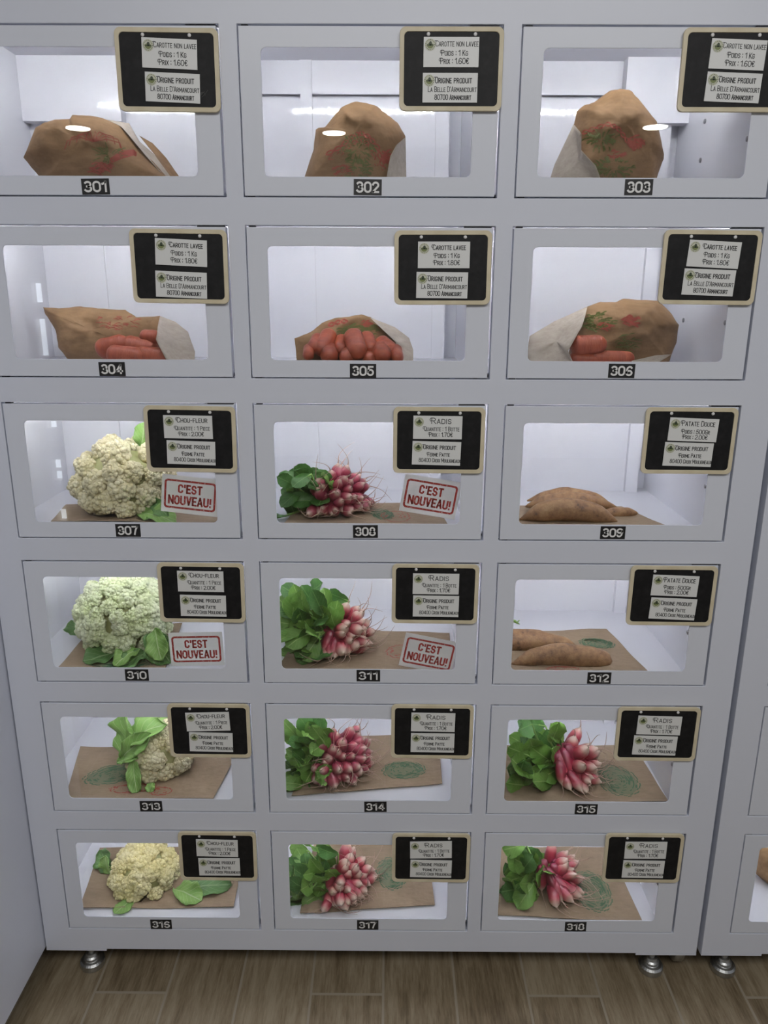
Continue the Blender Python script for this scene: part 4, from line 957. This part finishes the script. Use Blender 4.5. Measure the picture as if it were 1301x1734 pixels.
a = MB(); a.tube([at(12, 862, 1048, .19), at(12, 872, 1052, .19), at(12, 880, 1057, .19)], [.002, .0035, .001], 8); a.tube([at(12, 876, 1054, .19), at(12, 880, 1050, .19)], .0012, 6)
sp = spud(12, [at(12, 830, 1050, .21), at(12, 845, 1055, .20), at(12, 858, 1054, .19)], [.012, .014, .006], 'shoot end of a sweet potato at the back left of locker 312', 7)
x = a.obj('sprout', 'stalk', sp, True)

# ------------------------------------------------------------------ radish bunches
RV = []
for k in range(5):
    a = MB(); r = random.Random(40 + k); rw = .0108 * r.uniform(.92, 1.1)
    prof = [(.0012, 0), (rw * .55, .0018), (rw * .85, .007), (rw, .016), (rw * 1.02, .025), (rw * .9, .033), (rw * .62, .0385), (rw * .28, .042), (.0016, .0445)]
    a.lathe(prof, 14); RV.append(a)
def root_mesh(r, L):
    a = MB(); p = Vector((0, 0, .0425)); d = Vector((0, 0, 1)); pts = [p.copy()]
    b = Vector((r.gauss(0, 1), r.gauss(0, 1), 0)).normalized()
    for i in range(8):
        d = (d + b * r.uniform(.05, .42) + Vector((r.gauss(0, .12), r.gauss(0, .12), 0))).normalized(); p = p + d * L / 8; pts.append(p.copy())
    a.tube(pts, [.0016, .0010, .0007, .0006, .0005, .0005, .0004, .0003, .0002], 5); return a
RO = [root_mesh(random.Random(80 + k), .03 + .008 * (k % 5)) for k in range(8)]
rad_me, root_me = {}, []
def bunch(n, knot, axis, spread_u, au, av, rc, cnt, label, leaf_px, seed, dark=False, lw=.042, rsz=1.0, slim=1.0):
    """knot: (u, v, depth) where the stalks are tied; axis: way the roots point; spread_u: direction of the wider spread; leaf_px: tips (u, v, depth)"""
    K = at(n, *knot); o = cell_origin(n); rnd = random.Random(seed)
    t = thing('radish_bunch', label, 'radishes', o + K, 'bunches of radishes')
    A = Vector(axis).normalized(); U = Vector(spread_u); U = (U - A * U.dot(A)).normalized(); W_ = A.cross(U)
    ga = PI * (3 - 5 ** .5)
    for i in range(cnt):
        s = math.sqrt((i + .5) / cnt); th = ga * i
        d = A.copy()
        a1, a2 = au * s * math.cos(th) + rnd.gauss(0, .04), av * s * math.sin(th) + rnd.gauss(0, .04)
        d = (A * math.cos(math.hypot(a1, a2)) + (U * a1 + W_ * a2) / max(1e-6, math.hypot(a1, a2)) * math.sin(math.hypot(a1, a2))).normalized()
        sc = rsz * rnd.uniform(.88, 1.15); dist = rc - .043 * sc + rnd.uniform(-.012, .006)
        jd = (d + Vector((rnd.gauss(0, .28), rnd.gauss(0, .22), rnd.gauss(0, .28)))).normalized()
        p = d * dist; tip = p + jd * .046 * sc
        # keep each radish above the floor and behind the glass
        pen = .0145 * sc - (K.z + min(p.z, tip.z)); 
        if pen > 0: p.z += pen
        pen = .022 - (K.y + min(p.y, tip.y))
        if pen > 0: p.y += pen
        vi = i % 5
        vi = (vi, 'radish' if n in (8, 14) else 'radish_pale')
        if vi not in rad_me: ob = RV[vi[0]].obj('radish', vi[1], t, True); rad_me[vi] = ob.data
        else: ob = bpy.data.objects.new('radish', rad_me[vi]); COL.objects.link(ob); ob.parent = t
        ob.rotation_mode = 'QUATERNION'; ob.rotation_quaternion = Vector((0, 0, 1)).rotation_difference(jd); ob.location = p; ob.scale = (sc * slim * rnd.uniform(.88, 1.15),) * 2 + (sc,)
        ri = rnd.randrange(8)
        while len(root_me) < 8: root_me.append(RO[len(root_me)].obj('root', 'root', t, True)); q = root_me.pop(); me = q.data; bpy.data.objects.remove(q); root_me.append(me)
        # turn the root so that it stays behind the glass and above the shelf
        Q = ob.rotation_quaternion.to_matrix(); best = None
        for c_ in range(14):
            cand = ri if c_ < 7 else c_ % 8; ang = rnd.uniform(0, 6.28); Rz = Matrix.Rotation(ang, 3, 'Z'); S_ = Matrix.Diagonal(ob.scale)
            w_ = [Q @ (S_ @ (Rz @ v.co)) + p + K for v in root_me[cand].vertices]
            sc_ = min(0, min(v.y for v in w_) - .009) + min(0, min(v.z for v in w_) - .006)
            if best is None or sc_ > best[0]: best = (sc_, cand, ang)
            if sc_ == 0: break
        if best[0] < -.001: continue
        rt = bpy.data.objects.new('root', root_me[best[1]]); COL.objects.link(rt); rt.parent = ob; rt.rotation_euler = (0, 0, best[2])
    lo = (XL + .004 - K.x, .0105 - K.y, .0015 - K.z)
    for k, (u, v, y) in enumerate(leaf_px):
        tip = at(n, u, v, y) - K; L = tip.length
        bl = min(rnd.uniform(.055, .072), L * .75) * lw / .042; d = tip.normalized()
        d2 = (d + Vector((rnd.gauss(0, .35), rnd.gauss(0, .25), rnd.gauss(0, .35)))).normalized(); base = tip - d2 * bl
        nr = Vector((rnd.gauss(-.1, .35), -1 + rnd.gauss(0, .2), rnd.gauss(.55, .35)))
        lb = MB(); blade(lb, base, tip, nr, lw * rnd.uniform(.85, 1.2), rnd.uniform(-.05, .3), seed * 50 + k, 6, 12, .06, .62, rnd.uniform(.0, .22), lo)
        mid = base * .5 + Vector((rnd.gauss(0, .008), rnd.gauss(0, .006), rnd.gauss(.008, .006)))
        off = len(lb.v); lb.tube([Vector((rnd.gauss(0, .008), rnd.gauss(0, .006), rnd.gauss(0, .008))), mid, base, base + d2 * bl * .25], [.0024, .0023, .0020, .0013], 5, 1)
        lb.uv += [(.2, .3)] * (len(lb.v) - off)
        for i in range(off, len(lb.v)):
            x, y_, z = lb.v[i]; lb.v[i] = (max(x, lo[0]), max(y_, lo[1]), max(z, lo[2]))
        lb.obj('leaf', [('leaf_dark' if (dark and rnd.random() < .7) or rnd.random() < .3 else 'leaf'), 'stalk'], t, True)
    return t
def region(seed, boxes):
    """leaf tips spread over a few boxes (u0, v0, u1, v1, depth near, depth far, count)"""
    r = random.Random(seed); out = []
    for u0, v0, u1, v1, ya, yb, c in boxes:
        g = max(1, int(math.sqrt(c * (u1 - u0) / max(1, v1 - v0))))
        for i in range(c):
            a = (i % g + r.random()) / g; b = (i // g + r.random()) / max(1, math.ceil(c / g))
            out.append((u0 + (u1 - u0) * a, v0 + (v1 - v0) * b, r.uniform(ya, yb)))
    return out
bunch(8, (560, 852, .15), (.66, -.74, .14), (0, .2, 1), 1.22, 1.2, .084, 56, 'radish bunch with dark leaves lying in locker 308', region(8, [(466, 795, 560, 884, .05, .16, 32), (480, 790, 545, 830, .10, .2, 14)]), 8, True, .032, 1.0)
bunch(11, (562, 1080, .13), (.80, -.58, -.10), (-.1, .45, .9), 1.42, .85, .086, 48, 'radish bunch with large upright leaves in locker 311', region(11, [(468, 985, 565, 1060, .06, .17, 26), (466, 1050, 535, 1132, .03, .10, 18), (540, 1000, 590, 1060, .1, .16, 6)]), 11, False, .038, 1.05)
bunch(14, (560, 1288, .14), (.64, -.74, .15), (0, .3, 1), 1.22, 1.05, .096, 66, 'radish bunch of many pink radishes facing out in locker 314', region(14, [(476, 1212, 560, 1290, .05, .17, 30), (476, 1280, 545, 1352, .03, .12, 24)]), 14, False, .031, 1.05)
bunch(15, (938, 1302, .12), (.86, -.46, -.20), (-.1, .50, .86), 1.36, .55, .098, 38, 'radish bunch fanned out with long white roots in locker 315', region(15, [(858, 1222, 955, 1290, .06, .17, 24), (854, 1280, 925, 1355, .03, .10, 18)]), 15, False, .041, 1.30, .84)
bunch(17, (564, 1492, .12), (.76, -.62, .0), (0, .4, .9), 1.25, .85, .094, 58, 'radish bunch with bright leaves lying across the bag in locker 317', region(17, [(482, 1428, 560, 1490, .06, .17, 26), (480, 1480, 545, 1555, .03, .10, 20)]), 17, False, .034, 1.02)
bunch(18, (915, 1490, .12), (.88, -.44, -.15), (-.15, .45, .88), 1.40, .55, .092, 35, 'radish bunch with broad round leaves in locker 318', region(18, [(846, 1432, 935, 1500, .06, .17, 24), (842, 1490, 900, 1545, .04, .10, 14)]), 18, False, .043, 1.28, .86)

# bag in the neighbouring cabinet
o2 = Vector((CX2 - DP, 0, ZT - 5 * RP - DH + FZ))
def at2(u, v, y):
    d = ray(u, v); return CAM + d * ((y - CAM.y) / d.y) - o2
_at = at
def at(n, u, v, y): return at2(u, v, y) if n == 99 else _at(n, u, v, y)
mb, sf = sheet_bag(99, [(1275, 1475), (1283, 1442), (1310, 1428), (1345, 1430), (1380, 1450), (1396, 1490), (1390, 1525), (1320, 1530), (1290, 1510)], .14, .05, .05, 21)
o = mb.obj('paper_bag', 'kraft', None, True, o2); tag(o, 'brown kraft bag behind the lowest door of the neighbouring cabinet', 'paper bag', BG)
